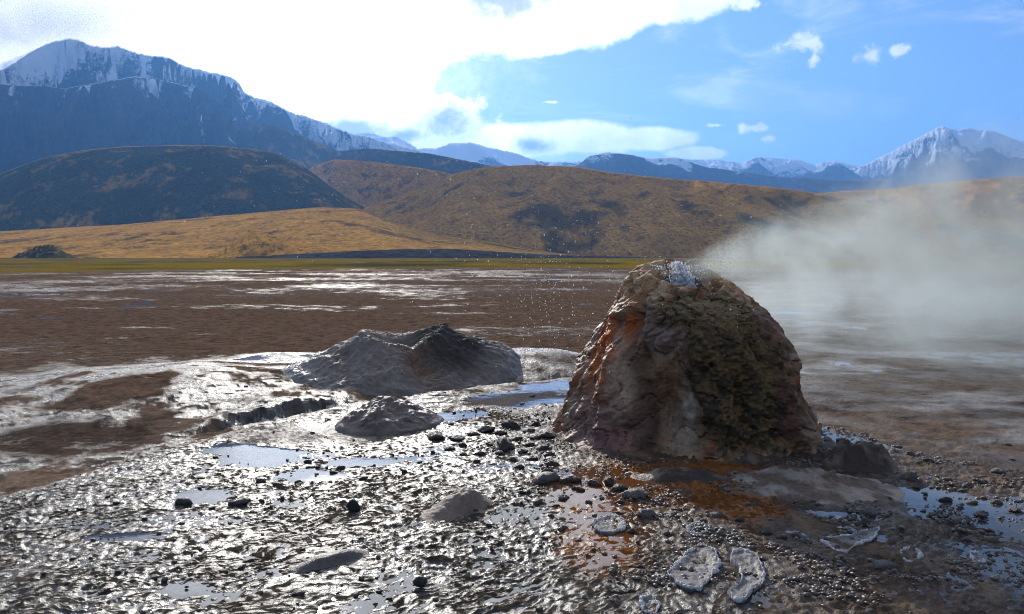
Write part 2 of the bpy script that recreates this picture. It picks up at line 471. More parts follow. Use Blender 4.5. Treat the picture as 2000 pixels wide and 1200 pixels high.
def terrain_cols(x, y):
    """earth colour, roughness and how much standing water there is"""
    r = np.hypot(x, y); n = fbm(x * 0.8, y * 0.8, 4, 101); n2 = fbm(x * 2.5, y * 2.5, 4, 111); sh = x.shape
    ye = np.interp(x, EDGE_X, EDGE_Y) + 0.35 * fbm(x * 0.7, y * 0.7, 3, 5)
    e = ye - y
    on = ss(e, 0.0, 0.35)
    col = np.empty(sh + (3,)); rough = np.empty(sh); water = np.empty(sh)

    def put(mask, c, ro=None, wa=None):
        nonlocal rough, water
        for k in range(3): col[..., k] = lerp(col[..., k], c[k], mask)
        if ro is not None: rough = lerp(rough, ro, mask)
        if wa is not None: water = lerp(water, wa, mask)
    # plain
    col[...] = C(0.160, 0.102, 0.068); rough[...] = 0.85; water[...] = -0.06
    p = ss(n2, -0.1, 0.35); put(p * 0.6, (0.125, 0.074, 0.047))
    far1 = ss(r, 36, 60) * (1 - ss(r, 120, 170)); put(far1 * 0.6 * ss(fbm(x * 0.05, y * 0.09, 4, 141, 0.6), -0.2, 0.15), (0.21, 0.165, 0.14), 0.5)
    streak = ss(fbm(x * 0.12, y * 0.2, 4, 121), 0.02, 0.25) * ss(r, 13, 22)
    put(streak * 0.5, (0.16, 0.115, 0.085), 0.5)
    water = np.where(r > 13, lerp(-0.04, -0.0155, ss(r, 14, 50)), water)
    # yellow wet meadow far off
    gm = ss(r + 60 * fbm(x * 0.006, y * 0.012, 3, 131), 112, 150) * (1 - 0.85 * ss(fbm(x * 0.008, y * 0.03, 4, 133), 0.0, 0.25))
    put(gm, (0.22, 0.15, 0.02), 0.9, -0.2)
    put(ss(r, 620, 800), (0.12, 0.085, 0.04), 0.9, -0.4)
    put(gm * ss(fbm(x * 0.02, y * 0.05, 3, 137), 0, .3), (0.07, 0.065, 0.025))
    # right-hand flat: pale silt
    rf = ss(x - 0.16 * y, 0.5, 2.5) * (1 - ss(r, 45, 80)) * ss(r, 7, 9)
    put(rf, (0.16, 0.112, 0.080), 0.62, -0.02)
    put(rf * ss(fbm(x * 0.35, y * 0.5, 4, 151), 0.02, 0.22), (0.25, 0.21, 0.175), 0.5, -0.008)
    put(rf * ss(-fbm(x * 0.35, y * 0.5, 4, 153), 0.1, 0.25), (0.11, 0.08, 0.06), 0.6, -0.02)
    # low ground between terrace and dome, dome skin
    wetl = (1 - on) * (1 - ss(r, 15.5, 19)) * (1 - ss(x, -0.5, 2.5))
    put(wetl, (0.12, 0.10, 0.08), 0.32, -0.008)
    dry = wetl * ss(n + 0.5 * n2 + 0.25 * fbm(x * 7, y * 7, 3, 113), -0.08, 0.3); put(dry, (0.19, 0.125, 0.085), 0.7, -0.06)
    put(wetl * blob(x, y, 120, 835, 1.6, 1.2, .15, .3, 3), (0.09, 0.062, 0.045), 0.7, -0.06)
    put(wetl * blob(x, y, 265, 745, .8, 1.2, .3, .3, 4), (0.16, 0.10, 0.065), 0.75, -0.06)
    put(wetl * blob(x, y, 640, 735, 1.3, 1.4, .1, .3, 5), (0.10, 0.066, 0.045), 0.75, -0.06)
    put(blob(x, y, 480, 690, 2.6, 1.0, .3, .3, 6) * (1 - on), (0.20, 0.135, 0.10), 0.7, -0.06)
    put(blob(x, y, 300, 690, 1.3, .9, .35, .3, 7) * (1 - on), (0.24, 0.21, 0.18), 0.22, 0.0)
    put(blob(x, y, 40, 705, 1.4, .8, .35, .3, 8) * (1 - on), (0.24, 0.21, 0.18), 0.22, 0.0)
    # terrace: grey mud film
    put(on, (0.058, 0.046, 0.033), 0.34, -0.0015)
    put(on * ss(-x, 1.2, 3.0), (0.060, 0.051, 0.038), 0.40, -0.004)
    put(on * ss(n, 0.05, 0.3), (0.070, 0.054, 0.039), 0.38, -0.004)
    # dry tan rim of the terrace
    rim = on * (1 - ss(e, 0.45, 1.3)) * (1 - ss(x, -2.4, -1.2)); put(rim, (0.20, 0.145, 0.10), 0.72, -0.05); put(rim * ss(n2, 0.0, 0.3), (0.13, 0.085, 0.055), 0.75); put(rim * ss(-n2, 0.15, 0.35), (0.24, 0.20, 0.165), 0.5)
    put(blob(x, y, 600, 850, 1.1, .5, .5, .3, 9), (0.22, 0.18, 0.145), 0.5, -0.04)
    # right half of the terrace: brown crumbly crust
    rt = on * ss(x + 0.3 * (y - 5), 0.1, 1.4)
    put(rt, (0.085, 0.055, 0.036), 0.5, -0.001)
    put(rt * ss(n2, 0.05, 0.3), (0.15, 0.105, 0.07), 0.6, -0.012)
    put(rt * ss(x - 0.2 * y, 0.8, 2.0) * ss(-n, -0.15, 0.15), (0.07, 0.052, 0.04), 0.4, 0.006)
    # rusty run-off
    ru = np.maximum.reduce([blob(x, y, 1300, 960, .95, .7, .5, .35, 11), blob(x, y, 1190, 985, .45, .7, .5, .35, 12), blob(x, y, 1430, 930, .5, .45, .5, .35, 13),
                            blob(x, y, 1170, 1070, .3, .5, .5, .35, 14), blob(x, y, 1430, 1000, .4, .4, .5, .35, 15)])
    put(ru, (0.20, 0.068, 0.016), 0.4, 0.004)
    put(ru * ss(n2, 0.0, 0.3), (0.14, 0.058, 0.02))
    pale = np.maximum(blob(x, y, 1560, 950, .55, .42, .55, .3, 16), blob(x, y, 1680, 990, .4, .3, .5, .3, 17))
    put(pale, (0.20, 0.16, 0.125), 0.6, -0.05)
    pl = pools(x, y); water = lerp(water, 0.0, pl)
    put(pl * on, (0.09, 0.08, 0.07))
    # round the foot of the twin mound: whitish sinter
    put((1 - on) * blob(x, y, 560, 690, 1.5, 1.2, .1, .3, 18), (0.30, 0.28, 0.25), 0.25, 0.0)
    put((1 - on) * blob(x, y, 1040, 680, 2.2, 1.8, .3, .3, 19), (0.22, 0.205, 0.19), 0.3, -0.015)
    return col, rough, water


def polar(rows_py, px_step, ext):
    r1 = []
    for py in rows_py:
        _, dy = P(1000, py, 0.45); r1.append(float(dy))
    r = np.array(r1)
    half = 1000 + ext
    t = np.arange(-half, half + 1, px_step) / F
    az = np.arctan(t)
    return r, az


def build_ground():
    py = np.concatenate([np.linspace(1420, 1215, 40, endpoint=False), np.arange(1215, 850, -1.35), np.arange(850, 512, -1.75), np.array([511, 509.5, 508])])
    r, az = polar(py, 2.5, 420)
    r = np.concatenate([[0.05, 0.5, 1.0, 1.5], r[r > 1.6], np.geomspace(r[-1] * 1.05, 4000, 60), [9000, 23000]])
    back = np.linspace(az[-1], 2 * math.pi + az[0], 60)[1:-1]
    az = np.concatenate([az, back])
    R, A = np.meshgrid(r, az, indexing='ij')
    x, y = R * np.sin(A), R * np.cos(A)
    mi, cr = micro(x, y, R, True); h = macro(x, y) + mi
    pl = pools(x, y); mh = macro(x, y)
    h = h - 0.020 * pl
    col, rough, water = terrain_cols(x, y)
    wetf = 1 - ss(rough, 0.3, 0.6); rough = rough + 0.42 * cr * wetf
    fine = 1 - ss(R, 5.5, 13) * 0.7 - ss(R, 13, 30) * 0.1
    V = np.stack([x, y, h], -1).reshape(-1, 3)
    me = raw_mesh('ground', V, grid_faces(len(r), len(az), True)[:, ::-1],
                  {'col': col.reshape(-1, 3), 'rough': rough.ravel(), 'fine': fine.ravel()})
    o = link('ground', me, mat_ground(), kind='structure')
    # thin standing water: follows the broad lie of the land and shows wherever the mud skin dips below it
    r2 = np.geomspace(1.2, 260, 420); az2 = np.linspace(-0.95, 0.95, 640)
    R, A = np.meshgrid(r2, az2, indexing='ij'); x, y = R * np.sin(A), R * np.cos(A)
    c2, _, w2 = terrain_cols(x, y)
    z = macro(x, y) + w2
    V = np.stack([x, y, z], -1).reshape(-1, 3)
    me = raw_mesh('water', V, grid_faces(len(r2), len(az2))[:, ::-1], {'col': (c2 * 0.7).reshape(-1, 3)})
    link('water', me, mat_water(), kind='structure')


build_ground()


def gz(x, y):
    x = np.array([x], float); y = np.array([y], float)
    return float((macro(x, y) + micro(x, y, np.hypot(x, y)))[0])


def on_ground(px, py):
    z = 0.5
    for _ in range(6):
        x, y = P(px, py, z); z = float(macro(np.array([x]), np.array([y]))[0])
    return float(x), float(y), z


# ------------------------------------------------------------------ hills and mountains
M_HILL = mat_hill('tussock_hillside', 1.0)
M_MTN = mat_mountain()
GOLD, OLIVE, EARTH = C(0.46, 0.225, 0.036), C(0.045, 0.040, 0.014), C(0.12, 0.062, 0.028)


def ridge(name, pts, D, foot, amp=0.06, pw=1.0, snow=None, colour='hill', rn=3, seed=0, nc=380, nr=110, gul=1.0, mat=None, back=0.6, foot_z=-4.0, jag=1.0, fs=1.0, drop=0.0):
    """a hill: skyline given by pts (photo pixels) at distance D, front slope running down to distance foot, back slope behind"""
    pts = np.array(pts, float)
    px = np.linspace(pts[0, 0], pts[-1, 0], nc)
    # smooth interpolation of skyline
    py = np.interp(px, pts[:, 0], pts[:, 1])
    k = np.hanning(9); k /= k.sum(); py = np.convolve(np.pad(py, 4, 'edge'), k, 'valid')
    py = py + jag * (rn * fbm(px * 0.02, px * 0 + seed, 4, seed) + 0.5 * rn * pn(px * 0.15, px * 0, seed + 3))
    Dp = D * (1 + 0.08 * fbm(px * 0.004, px * 0 + 7.7, 2, seed + 5))
    X, Y, Z = far(px, py, Dp)
    ff = foot * (1 + 0.05 * fbm(px * 0.006, px * 0 + 2.2, 2, seed + 6))
    s = np.concatenate([np.linspace(0, 1, int(nr * 0.75)), 1 + back * np.linspace(0, 1, nr - int(nr * 0.75))[1:]])
    Sg, I = np.meshgrid(s, np.arange(nc), indexing='ij')
    Hh = Z[I]; Dg, fg = Dp[I], ff[I]
    yy = fg + (Dg - fg) * Sg
    front = np.sin(np.clip(Sg, 0, 1) * math.pi / 2) ** pw
    bk = 1 - ss(Sg, 1.0, 1 + back) * 0.9
    zz = foot_z + (Hh - foot_z) * np.where(Sg <= 1, front, bk)
    t = (X / Y)[I]; xx = t * yy
    sc = 6.0 * fs / max(D - foot, 1)
    env = np.sin(np.clip(Sg, 0, 1) * math.pi) ** 0.7 * (Sg < 1) + (Sg > 1) * ss(Sg, 1, 1.2)
    big = fbm(xx * sc * 0.5, yy * sc * 0.5, 4, seed + 11, 0.42)
    wx = xx * sc * 1.6 + (0.8 if snow is None else 2.2) * big + (0.0 if snow is None else 0.35) * yy * sc
    gu = ridged(wx, yy * sc * 0.35, 4, seed + 15, 0.5)
    zz = zz + np.abs(Hh) * amp * env * (1.6 * big + gul * (gu - 0.5)) * np.where(Sg > 1, 0.0, 1.0)
    zz = np.minimum(zz, ZC + (Hh - ZC) / Dg * yy * (0.985 + 0.015 * np.clip(Sg, 0, 1)))
    V = np.stack([xx, yy, zz], -1).reshape(-1, 3)
    n = fbm(xx * sc * 1.2, yy * sc * 1.2, 5, seed + 21, 0.6); n2 = fbm(xx * sc * 6, yy * sc * 6, 4, seed + 25, 0.6)
    at = {}
    if colour == 'hill':
        c = GOLD + (OLIVE - GOLD) * (ss(n + 0.5 * n2 - 0.15 * gu, 0.0, 0.4) * 0.8)[..., None]
        c = c + (EARTH - c) * ss(n2, 0.1, 0.5)[..., None] * 0.5
    elif colour == 'olive':
        c = OLIVE * 1.2 + (GOLD - OLIVE * 1.2) * (ss(n + 0.5 * n2, 0.1, 0.4) * 0.6)[..., None]
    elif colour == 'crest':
        c = OLIVE * 1.3 + (GOLD - OLIVE * 1.3) * np.clip(ss(n + 0.5 * n2, 0.1, 0.4) * 0.5 + ss(Sg + 0.12 * n, 0.72, 0.86) * (1 - ss(px, 430, 560))[I], 0, 1)[..., None]  # sunlit strip along the hilltop painted into the colour as gold
    elif colour == 'gold':
        c = GOLD * 1.05 + (OLIVE - GOLD * 1.05) * (ss(n + 0.7 * n2, 0.12, 0.4) * 0.7)[..., None]
    elif colour == 'grey':
        top = ss(Sg, 0.75, 0.95)[..., None]
        c = C(0.055, 0.05, 0.045) + (C(0.26, 0.2, 0.17) - C(0.055, 0.05, 0.045)) * top * ss(n2 + n, -0.2, 0.2)[..., None]
    else:
        c = C(0.05, 0.042, 0.040) + (C(0.09, 0.06, 0.04) - C(0.05, 0.042, 0.040)) * ss(n, -0.1, 0.3)[..., None]
    at['col'] = c.reshape(-1, 3)
    if snow is not None:
        z0, wd = snow
        at['snow'] = np.clip(0.5 + (zz - z0 + drop * ss(px, 300, 800)[I]) / wd + 0.9 * n + 0.30 * (0.3 - gu), 0, 1.2).ravel()
        mat = mat or M_MTN
    me = raw_mesh(name, V, grid_faces(len(s), nc)[:, ::1], at)
    return link(name, me, mat or M_HILL, kind='structure')


ridge('mountain', [(-700, 330), (-400, 260), (-150, 195), (0, 138), (55, 106), (95, 82), (125, 75), (150, 74), (172, 86), (205, 92), (235, 88), (262, 104), (300, 108), (330, 112), (360, 128), (400, 138), (440, 146), (462, 156), (480, 186),
                   (520, 195), (560, 215), (610, 232), (680, 258), (740, 274), (800, 288), (860, 305), (940, 320), (1020, 340)], 9500, 3600,
      0.20, 1.0, (1100, 900), 'rock', 5, 3, 460, 170, 2.2, fs=1.9, drop=520)
ridge('mountain', [(640, 300), (690, 262), (720, 258), (750, 268), (775, 266), (800, 280), (815, 292), (850, 290), (880, 280), (920, 278), (960, 290), (1010, 300), (1050, 315), (1130, 316), (1200, 318), (1300, 330)],
      12000, 6500, 0.11, 0.9, (1000, 450), 'rock', 3, 13, 340, 70)
ridge('mountain', [(1090, 340), (1135, 318), (1150, 304), (1185, 297), (1230, 302), (1270, 309), (1310, 307), (1330, 310), (1380, 326), (1440, 334), (1520, 345), (1640, 352), (1760, 355), (1900, 370)], 9000, 5000, 0.12, 0.8,
      (850, 300), 'rock', 2, 23, 340, 80)
ridge('mountain', [(1290, 325), (1330, 311), (1400, 312), (1450, 318), (1475, 306), (1520, 309), (1560, 312), (1590, 323), (1610, 316), (1640, 316), (1680, 326), (1740, 335), (1800, 340)], 13500, 8000, 0.10, 0.9,
      (1130, 400), 'rock', 2, 33, 300, 70)
ridge('mountain', [(1600, 345), (1690, 322), (1730, 302), (1765, 284), (1800, 266), (1830, 250), (1842, 246), (1855, 252), (1875, 253), (1890, 248), (1905, 253), (1940, 255), (1975, 270), (2000, 278), (2080, 300), (2200, 318), (2400, 345)],
      14000, 7000, 0.12, 0.95, (1120, 700), 'rock', 2, 43, 360, 120, 1.7)
ridge('mountain', [(1700, 362), (1800, 350), (1900, 335), (1960, 316), (2010, 306), (2100, 300), (2300, 330)], 10000, 6500, 0.09, 0.9, (1250, 300), 'rock', 2, 47, 240, 60)
ridge('mountain', [(-700, 190), (-300, 175), (0, 164), (70, 168), (130, 172), (200, 160), (260, 150), (300, 152), (340, 162), (390, 172), (420, 190), (450, 220), (480, 238), (540, 262), (590, 275), (640, 290), (700, 310), (820, 335)],
      5200, 3000, 0.13, 0.85, (990, 1000), 'rock', 3, 53, 420, 140, 1.8, fs=1.7)
ridge('hill', [(380, 330), (450, 270), (500, 240), (540, 246), (600, 270), (660, 295), (720, 290), (780, 296), (840, 300), (900, 312), (950, 322), (1040, 345)], 4200, 3000, 0.07, 0.9, None, 'olive', 2, 63, 300, 80)
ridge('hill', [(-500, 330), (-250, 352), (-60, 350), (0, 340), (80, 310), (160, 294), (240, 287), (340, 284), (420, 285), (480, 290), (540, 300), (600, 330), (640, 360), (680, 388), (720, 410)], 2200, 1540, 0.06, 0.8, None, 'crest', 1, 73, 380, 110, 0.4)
ridge('hill', [(560, 370), (610, 325), (650, 312), (720, 316), (800, 325), (860, 335), (920, 350), (1000, 370)], 2700, 2150, 0.06, 0.8, None, 'hill', 2, 83, 260, 90)
ridge('hill', [(660, 425), (700, 412), (760, 388), (840, 360), (900, 335), (960, 325), (1040, 322), (1130, 326), (1200, 338), (1300, 348), (1400, 356), (1500, 365), (1600, 378), (1700, 398), (1800, 412), (1900, 424), (2050, 436), (2300, 450)],
      2600, 1250, 0.24, 0.75, None, 'hill', 1.5, 93, 460, 130, 0.35)
ridge('hill', [(1540, 385), (1640, 374), (1750, 368), (1830, 358), (1920, 349), (2000, 345), (2150, 350), (2400, 380)], 2900, 2000, 0.06, 0.9, None, 'gold', 2, 103, 280, 80)
ridge('hill', [(-700, 450), (-200, 450), (0, 452), (250, 438), (450, 420), (620, 405), (700, 408), (760, 430), (830, 452), (900, 462), (1000, 480), (1120, 497)], 1500, 760, 0.03, 1.3, None, 'gold', 1, 113, 380, 90, 0.5)
ridge('hill', [(390, 503), (430, 490), (455, 474), (480, 461), (498, 455), (520, 457), (550, 466), (600, 480), (650, 492), (720, 503)], 870, 700, 0.16, 1.0, None, 'hill', 8, 123, 160, 50)
ridge('hill', [(20, 504), (45, 492), (65, 484), (85, 478), (105, 481), (125, 492), (150, 504)], 800, 740, 0.12, 1.0, None, 'olive', 5, 127, 80, 30)
ridge('hill', [(460, 502), (560, 497), (700, 490), (800, 486), (900, 487), (980, 492), (1060, 497), (1250, 502)], 720, 640, 0.05, 1.0, None, 'grey', 1, 133, 240, 40)


# ------------------------------------------------------------------ geyser cone
def in_poly(px, py, poly):
    poly = np.array(poly, float); inside = np.zeros(px.shape, bool); dist = np.full(px.shape, 1e9)
    n = len(poly)
    for i in range(n):
        x1, y1 = poly[i]; x2, y2 = poly[(i + 1) % n]
        cond = (y1 > py) != (y2 > py)
        inside ^= cond & (px < (x2 - x1) * (py - y1) / (y2 - y1 + 1e-9) + x1)
        t = np.clip(((px - x1) * (x2 - x1) + (py - y1) * (y2 - y1)) / ((x2 - x1) ** 2 + (y2 - y1) ** 2), 0, 1)
        dist = np.minimum(dist, np.hypot(px - x1 - t * (x2 - x1), py - y1 - t * (y2 - y1)))
    return np.where(inside, dist, -dist)


def spot(px, py, cx, cy, rx, ry): return np.exp(-((px - cx) / rx) ** 2 - ((py - cy) / ry) ** 2)


def build_cone():
    root = link('geyser_cone', None, label='tall brown and rust stained geyser cone spouting steam on the wet terrace', cat='geyser')
    bz = 0.5
    prof = np.array([(1.42, -0.16), (1.24, -0.02), (1.13, 0.10), (1.05, 0.26), (0.985, 0.42), (0.90, 0.65), (0.80, 0.90), (0.69, 1.14), (0.57, 1.32), (0.45, 1.45),
                     (0.34, 1.50), (0.29, 1.47), (0.23, 1.36), (0.17, 1.28), (0.12, 1.18), (0.0, 1.12)])
    seg = np.r_[0, np.cumsum(np.hypot(*np.diff(prof, axis=0).T))]
    nr, nc = 400, 680
    t = np.linspace(0, seg[-1], nr)
    ra = np.interp(t, seg, prof[:, 0]); za = np.interp(t, seg, prof[:, 1])
    k = np.hanning(25); k /= k.sum()
    ra2 = np.convolve(np.pad(ra, 12, 'edge'), k, 'valid'); za2 = np.convolve(np.pad(za, 12, 'edge'), k, 'valid'); ra2[-1] = 0
    # denser on the camera side
    u = np.linspace(0, 2 * math.pi, nc, endpoint=False); th = u + 0.55 * np.sin(u)
    T, I = np.meshgrid(np.arange(nr), np.arange(nc), indexing='ij')
    A = th[I] + math.pi * 0; r = ra2[T]; h = za2[T]
    # A = 0 faces the camera (-y), positive to the right
    rad = np.stack([np.sin(A), -np.cos(A), 0 * A], -1)
    base = np.stack([CONE[0] + 0.04 + r * rad[..., 0], CONE[1] + r * rad[..., 1], bz + h], -1)
    base[..., 0] -= 0.03 * np.clip(np.sin(A), 0, 1) * r * (1 - ss(h, 0.3, 0.9))
    q = base.copy()
    q[..., 2] *= 0.55                                    # lumps drawn out downwards
    w = 0.18 * np.stack([fbm3(q, 2.2, 2, 5), fbm3(q, 2.2, 2, 6), fbm3(q, 2.2, 2, 7)], -1)
    q2 = q + w
    env = ss(r, 0.08, 0.5)
    d = 0.11 * fbm3(q2, 2.0, 2, 11) + 0.10 * fbm3(q2, 4.6, 3, 13) - 0.07 * np.abs(fbm3(q2, 3.5, 2, 14)) + 0.024 * fbm3(base, 12, 3, 15) + 0.012 * fbm3(base, 42, 2, 17)
    # flutes where run-off has worn the foot
    fl = ridged(A * 3.1 + 0.6 * h, h * 0.7, 2, 31)
    d = d + 0.035 * fl * (1 - ss(h, 0.5, 1.1)) * ss(h, -0.1, 0.15)
    g = lambda a, ha, wa, wh: np.exp(-(((A + math.pi) % (2 * math.pi) - math.pi - math.radians(a)) / math.radians(wa)) ** 2 - ((h - ha) / wh) ** 2)
    d = d - 0.24 * g(-19, 0.42, 10, 0.36) - 0.07 * g(-47, 1.02, 6, 0.16) - 0.05 * g(-29, 1.08, 5, 0.13) - 0.05 * g(12, 0.42, 4, 0.12)
    d = d + 0.10 * g(-45, 0.35, 14, 0.35) + 0.08 * g(0, 0.85, 13, 0.2) + 0.06 * g(2, 0.3, 6, 0.28) + 0.13 * g(40, 0.8, 30, 0.35) + 0.07 * g(45, 0.22, 18, 0.14) + 0.09 * g(-62, 0.02, 14, 0.12)
    # cracks
    cr = np.abs(fbm3(q2, 3.1, 3, 19)); d = d - 0.03 * (1 - ss(cr, 0.0, 0.025)) * env
    d = d + 0.008 * fbm3(base, 24, 2, 81) + 0.014 * ridged(A * 17 + 0.8 * h, h * 2.6, 2, 83) * (1 - ss(h, 1.0, 1.3)) * ss(fbm3(q2, 2.5, 2, 85), -0.2, 0.2) + 0.010 * np.clip(1 - 1.3 * cell3(base, 21, 87), 0, 1) * ss(fbm3(q2, 3, 2, 88), -0.1, 0.2)
    pos = base + rad * (d * env)[..., None]
    pos[..., 2] += (0.085 * fbm3(base, 4.2, 3, 23) + 0.024 * fbm3(base, 12, 3, 27)) * ss(h, 1.05, 1.4)
    fr = np.cos(A)
    pos[..., 2] -= ss(h, 1.0, 1.45) * (0.07 + 0.13 * fr) * ss(r, 0.02, 0.25) - 0.05 * ss(h, 1.0, 1.45) + 0.10 * ss(h, 1.05, 1.45) * np.clip(np.sin(A), 0, 1)
    px, py = proj(pos[..., 0], pos[..., 1], pos[..., 2])
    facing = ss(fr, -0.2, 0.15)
    nz = 26 * fbm3(pos, 4.5, 4, 41)
    # colours
    n = fbm3(q2, 3.0, 4, 51); n2 = fbm3(pos, 9, 3, 53)
    col = C(0.30, 0.225, 0.165) + np.zeros(A.shape + (3,)); rough = np.full(A.shape, 0.5)

    def put(m, c, ro=None):
        nonlocal rough
        m = np.clip(m, 0, 1)
        col[...] = col + (C(*c) - col) * m[..., None]
        if ro is not None: rough = lerp(rough, ro, m)
    put(ss(n, -0.05, 0.3), (0.25, 0.19, 0.17)); put(ss(-n + 0.4 * n2, 0.1, 0.4), (0.20, 0.135, 0.085))
    put(ss(h + 0.1 * n, 1.1, 1.32), (0.50, 0.36, 0.24), 0.7); put(ss(h, 1.2, 1.4) * ss(n2, -0.05, 0.25), (0.26, 0.155, 0.075))
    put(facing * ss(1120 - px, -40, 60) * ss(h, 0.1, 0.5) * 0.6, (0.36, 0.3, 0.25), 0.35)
    st = fbm(A * 7.5 + 0.5 * n, h * 1.1, 4, 71, 0.6); st2 = fbm(A * 13 + 0.5 * n2, h * 1.8, 3, 75, 0.6)
    put(ss(st, -0.04, 0.2) * 0.85 * (1 - ss(h, 0.95, 1.3)), (0.11, 0.066, 0.04)); put(ss(-st2, 0.10, 0.35) * 0.7, (0.40, 0.32, 0.25))
    put(ss(fbm3(pos, 7, 4, 77), 0.1, 0.35) * 0.7, (0.15, 0.09, 0.055)); put(ss(-fbm3(pos, 5, 4, 78), 0.08, 0.32) * 0.65, (0.30, 0.095, 0.03))
    sx, sy = px + nz, py + nz
    put(facing * 1.5 * spot(sx, sy, 1300, 665, 45, 40), (0.27, 0.21, 0.20))
    put(facing * 1.4 * spot(sx, sy, 1180, 648, 20, 55), (0.42, 0.10, 0.012), 0.5); put(facing * 1.3 * spot(sx, sy, 1160, 710, 14, 60), (0.40, 0.12, 0.025))
    put(facing * 1.3 * spot(sx, sy, 1238, 640, 16, 38), (0.38, 0.10, 0.012), 0.5)
    put(facing * 1.5 * spot(sx, sy, 1262, 800, 34, 115), (0.05, 0.03, 0.018)); put(facing * 1.2 * spot(sx, sy, 1320, 740, 50, 50), (0.21, 0.13, 0.08))
    put(facing * 1.2 * spot(sx, sy, 1385, 830, 26, 80), (0.24, 0.085, 0.03)); put(facing * 1.2 * spot(sx, sy, 1093, 880, 12, 70), (0.30, 0.10, 0.03))
    put(facing * 1.3 * spot(sx, sy, 1350, 790, 22, 50), (0.33, 0.29, 0.27)); put(facing * 1.2 * spot(sx, sy, 1340, 860, 30, 40), (0.30, 0.25, 0.19))
    put(facing * 0.9 * spot(sx, sy, 1175, 850, 70, 75), (0.20, 0.115, 0.125)); put(facing * 0.8 * spot(sx, sy, 1215, 770, 30, 60), (0.42, 0.33, 0.27), 0.4)
    put(facing * spot(sx, sy, 1500, 640, 28, 60), (0.20, 0.10, 0.075))
    col *= C(1.08, 0.95, 0.74)
    put(ss(-h, -0.03, 0.08), (0.16, 0.10, 0.06), 0.4)
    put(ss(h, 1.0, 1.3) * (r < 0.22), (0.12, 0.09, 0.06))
    poly = [(1272, 592), (1310, 622), (1345, 640), (1352, 690), (1350, 740), (1368, 790), (1385, 845), (1420, 868), (1480, 866), (1556, 858), (1562, 820), (1540, 745), (1520, 690),
            (1490, 640), (1450, 600), (1400, 585), (1340, 588)]
    nz2 = 30 * fbm3(pos, 14, 3, 43)
    mo = in_poly(px + 1.2 * nz + nz2, py + 1.2 * nz - nz2, poly)
    moss = ss(mo, -3, 14) * (fr > -0.05)
    put(ss(mo + 1.3 * nz, -40, 12) * (fr > -0.1), (0.085, 0.055, 0.024), 0.8)
    F4 = grid_faces(nr, nc, True)
    me = raw_mesh('body', pos.reshape(-1, 3), F4, {'col': col.reshape(-1, 3), 'rough': rough.ravel()})
    body = link('body', me, mat_attr_rock('sinter_rock', 0.02, 1.0, 0.22), root)
    # algae mat: a grainy skin lying proud of the rock
    off = 0.002 + 0.026 * ss(mo, 0, 40)
    lum = 0.028 * fbm3(pos, 5.5, 2, 61) + 0.012 * (1 - 1.6 * cell3(pos, 9, 62)) + 0.020 * np.clip(1 - 1.3 * cell3(pos, 30, 63), 0, 1)
    mp = pos + rad * (off + lum * ss(mo, -2, 22))[..., None] + np.stack([0 * A, 0 * A, 0.012 * ss(mo, 0, 14)], -1)
    mp = np.where((mo > 0)[..., None], mp, pos - rad * 0.01)
    keep = (mo.ravel() > -4) & (fr.ravel() > -0.12); kf = keep[F4].all(1); Fm = F4[kf]
    lab = np.arange(nr * nc)                               # keep one connected piece
    for _ in range(400):
        m0 = lab[Fm].min(1); new = lab.copy(); np.minimum.at(new, Fm.ravel(), np.repeat(m0, 4)); new = new[new]
        if (new == lab).all(): break
        lab = new
    rt, ct = np.unique(lab[Fm[:, 0]], return_counts=True); Fm = Fm[lab[Fm[:, 0]] == rt[ct.argmax()]]
    used, inv = np.unique(Fm, return_inverse=True)
    gr = cell3(pos, 30, 63)
    gcol = C(0.15, 0.092, 0.030) + (C(0.040, 0.026, 0.012) - C(0.15, 0.092, 0.030)) * np.clip(ss(fbm3(pos, 6, 4, 65), -0.15, 0.25) * 0.7 + 0.45 * ss(-h, -0.75, -0.1) + 0.5 * ss(gr, 0.35, 0.7) - 0.1, 0, 1)[..., None]  # shade towards the foot painted into the algae's own patchy browns
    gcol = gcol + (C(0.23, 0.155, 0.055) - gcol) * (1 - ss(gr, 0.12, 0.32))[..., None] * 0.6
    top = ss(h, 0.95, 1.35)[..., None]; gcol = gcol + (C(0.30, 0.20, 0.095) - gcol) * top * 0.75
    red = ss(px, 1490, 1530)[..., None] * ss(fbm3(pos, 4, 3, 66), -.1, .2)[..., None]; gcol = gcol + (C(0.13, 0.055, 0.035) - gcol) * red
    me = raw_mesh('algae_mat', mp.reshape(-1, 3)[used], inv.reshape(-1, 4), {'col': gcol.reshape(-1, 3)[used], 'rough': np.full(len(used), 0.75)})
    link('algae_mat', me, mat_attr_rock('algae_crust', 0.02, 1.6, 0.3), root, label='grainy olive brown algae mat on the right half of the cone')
    return root


build_cone()


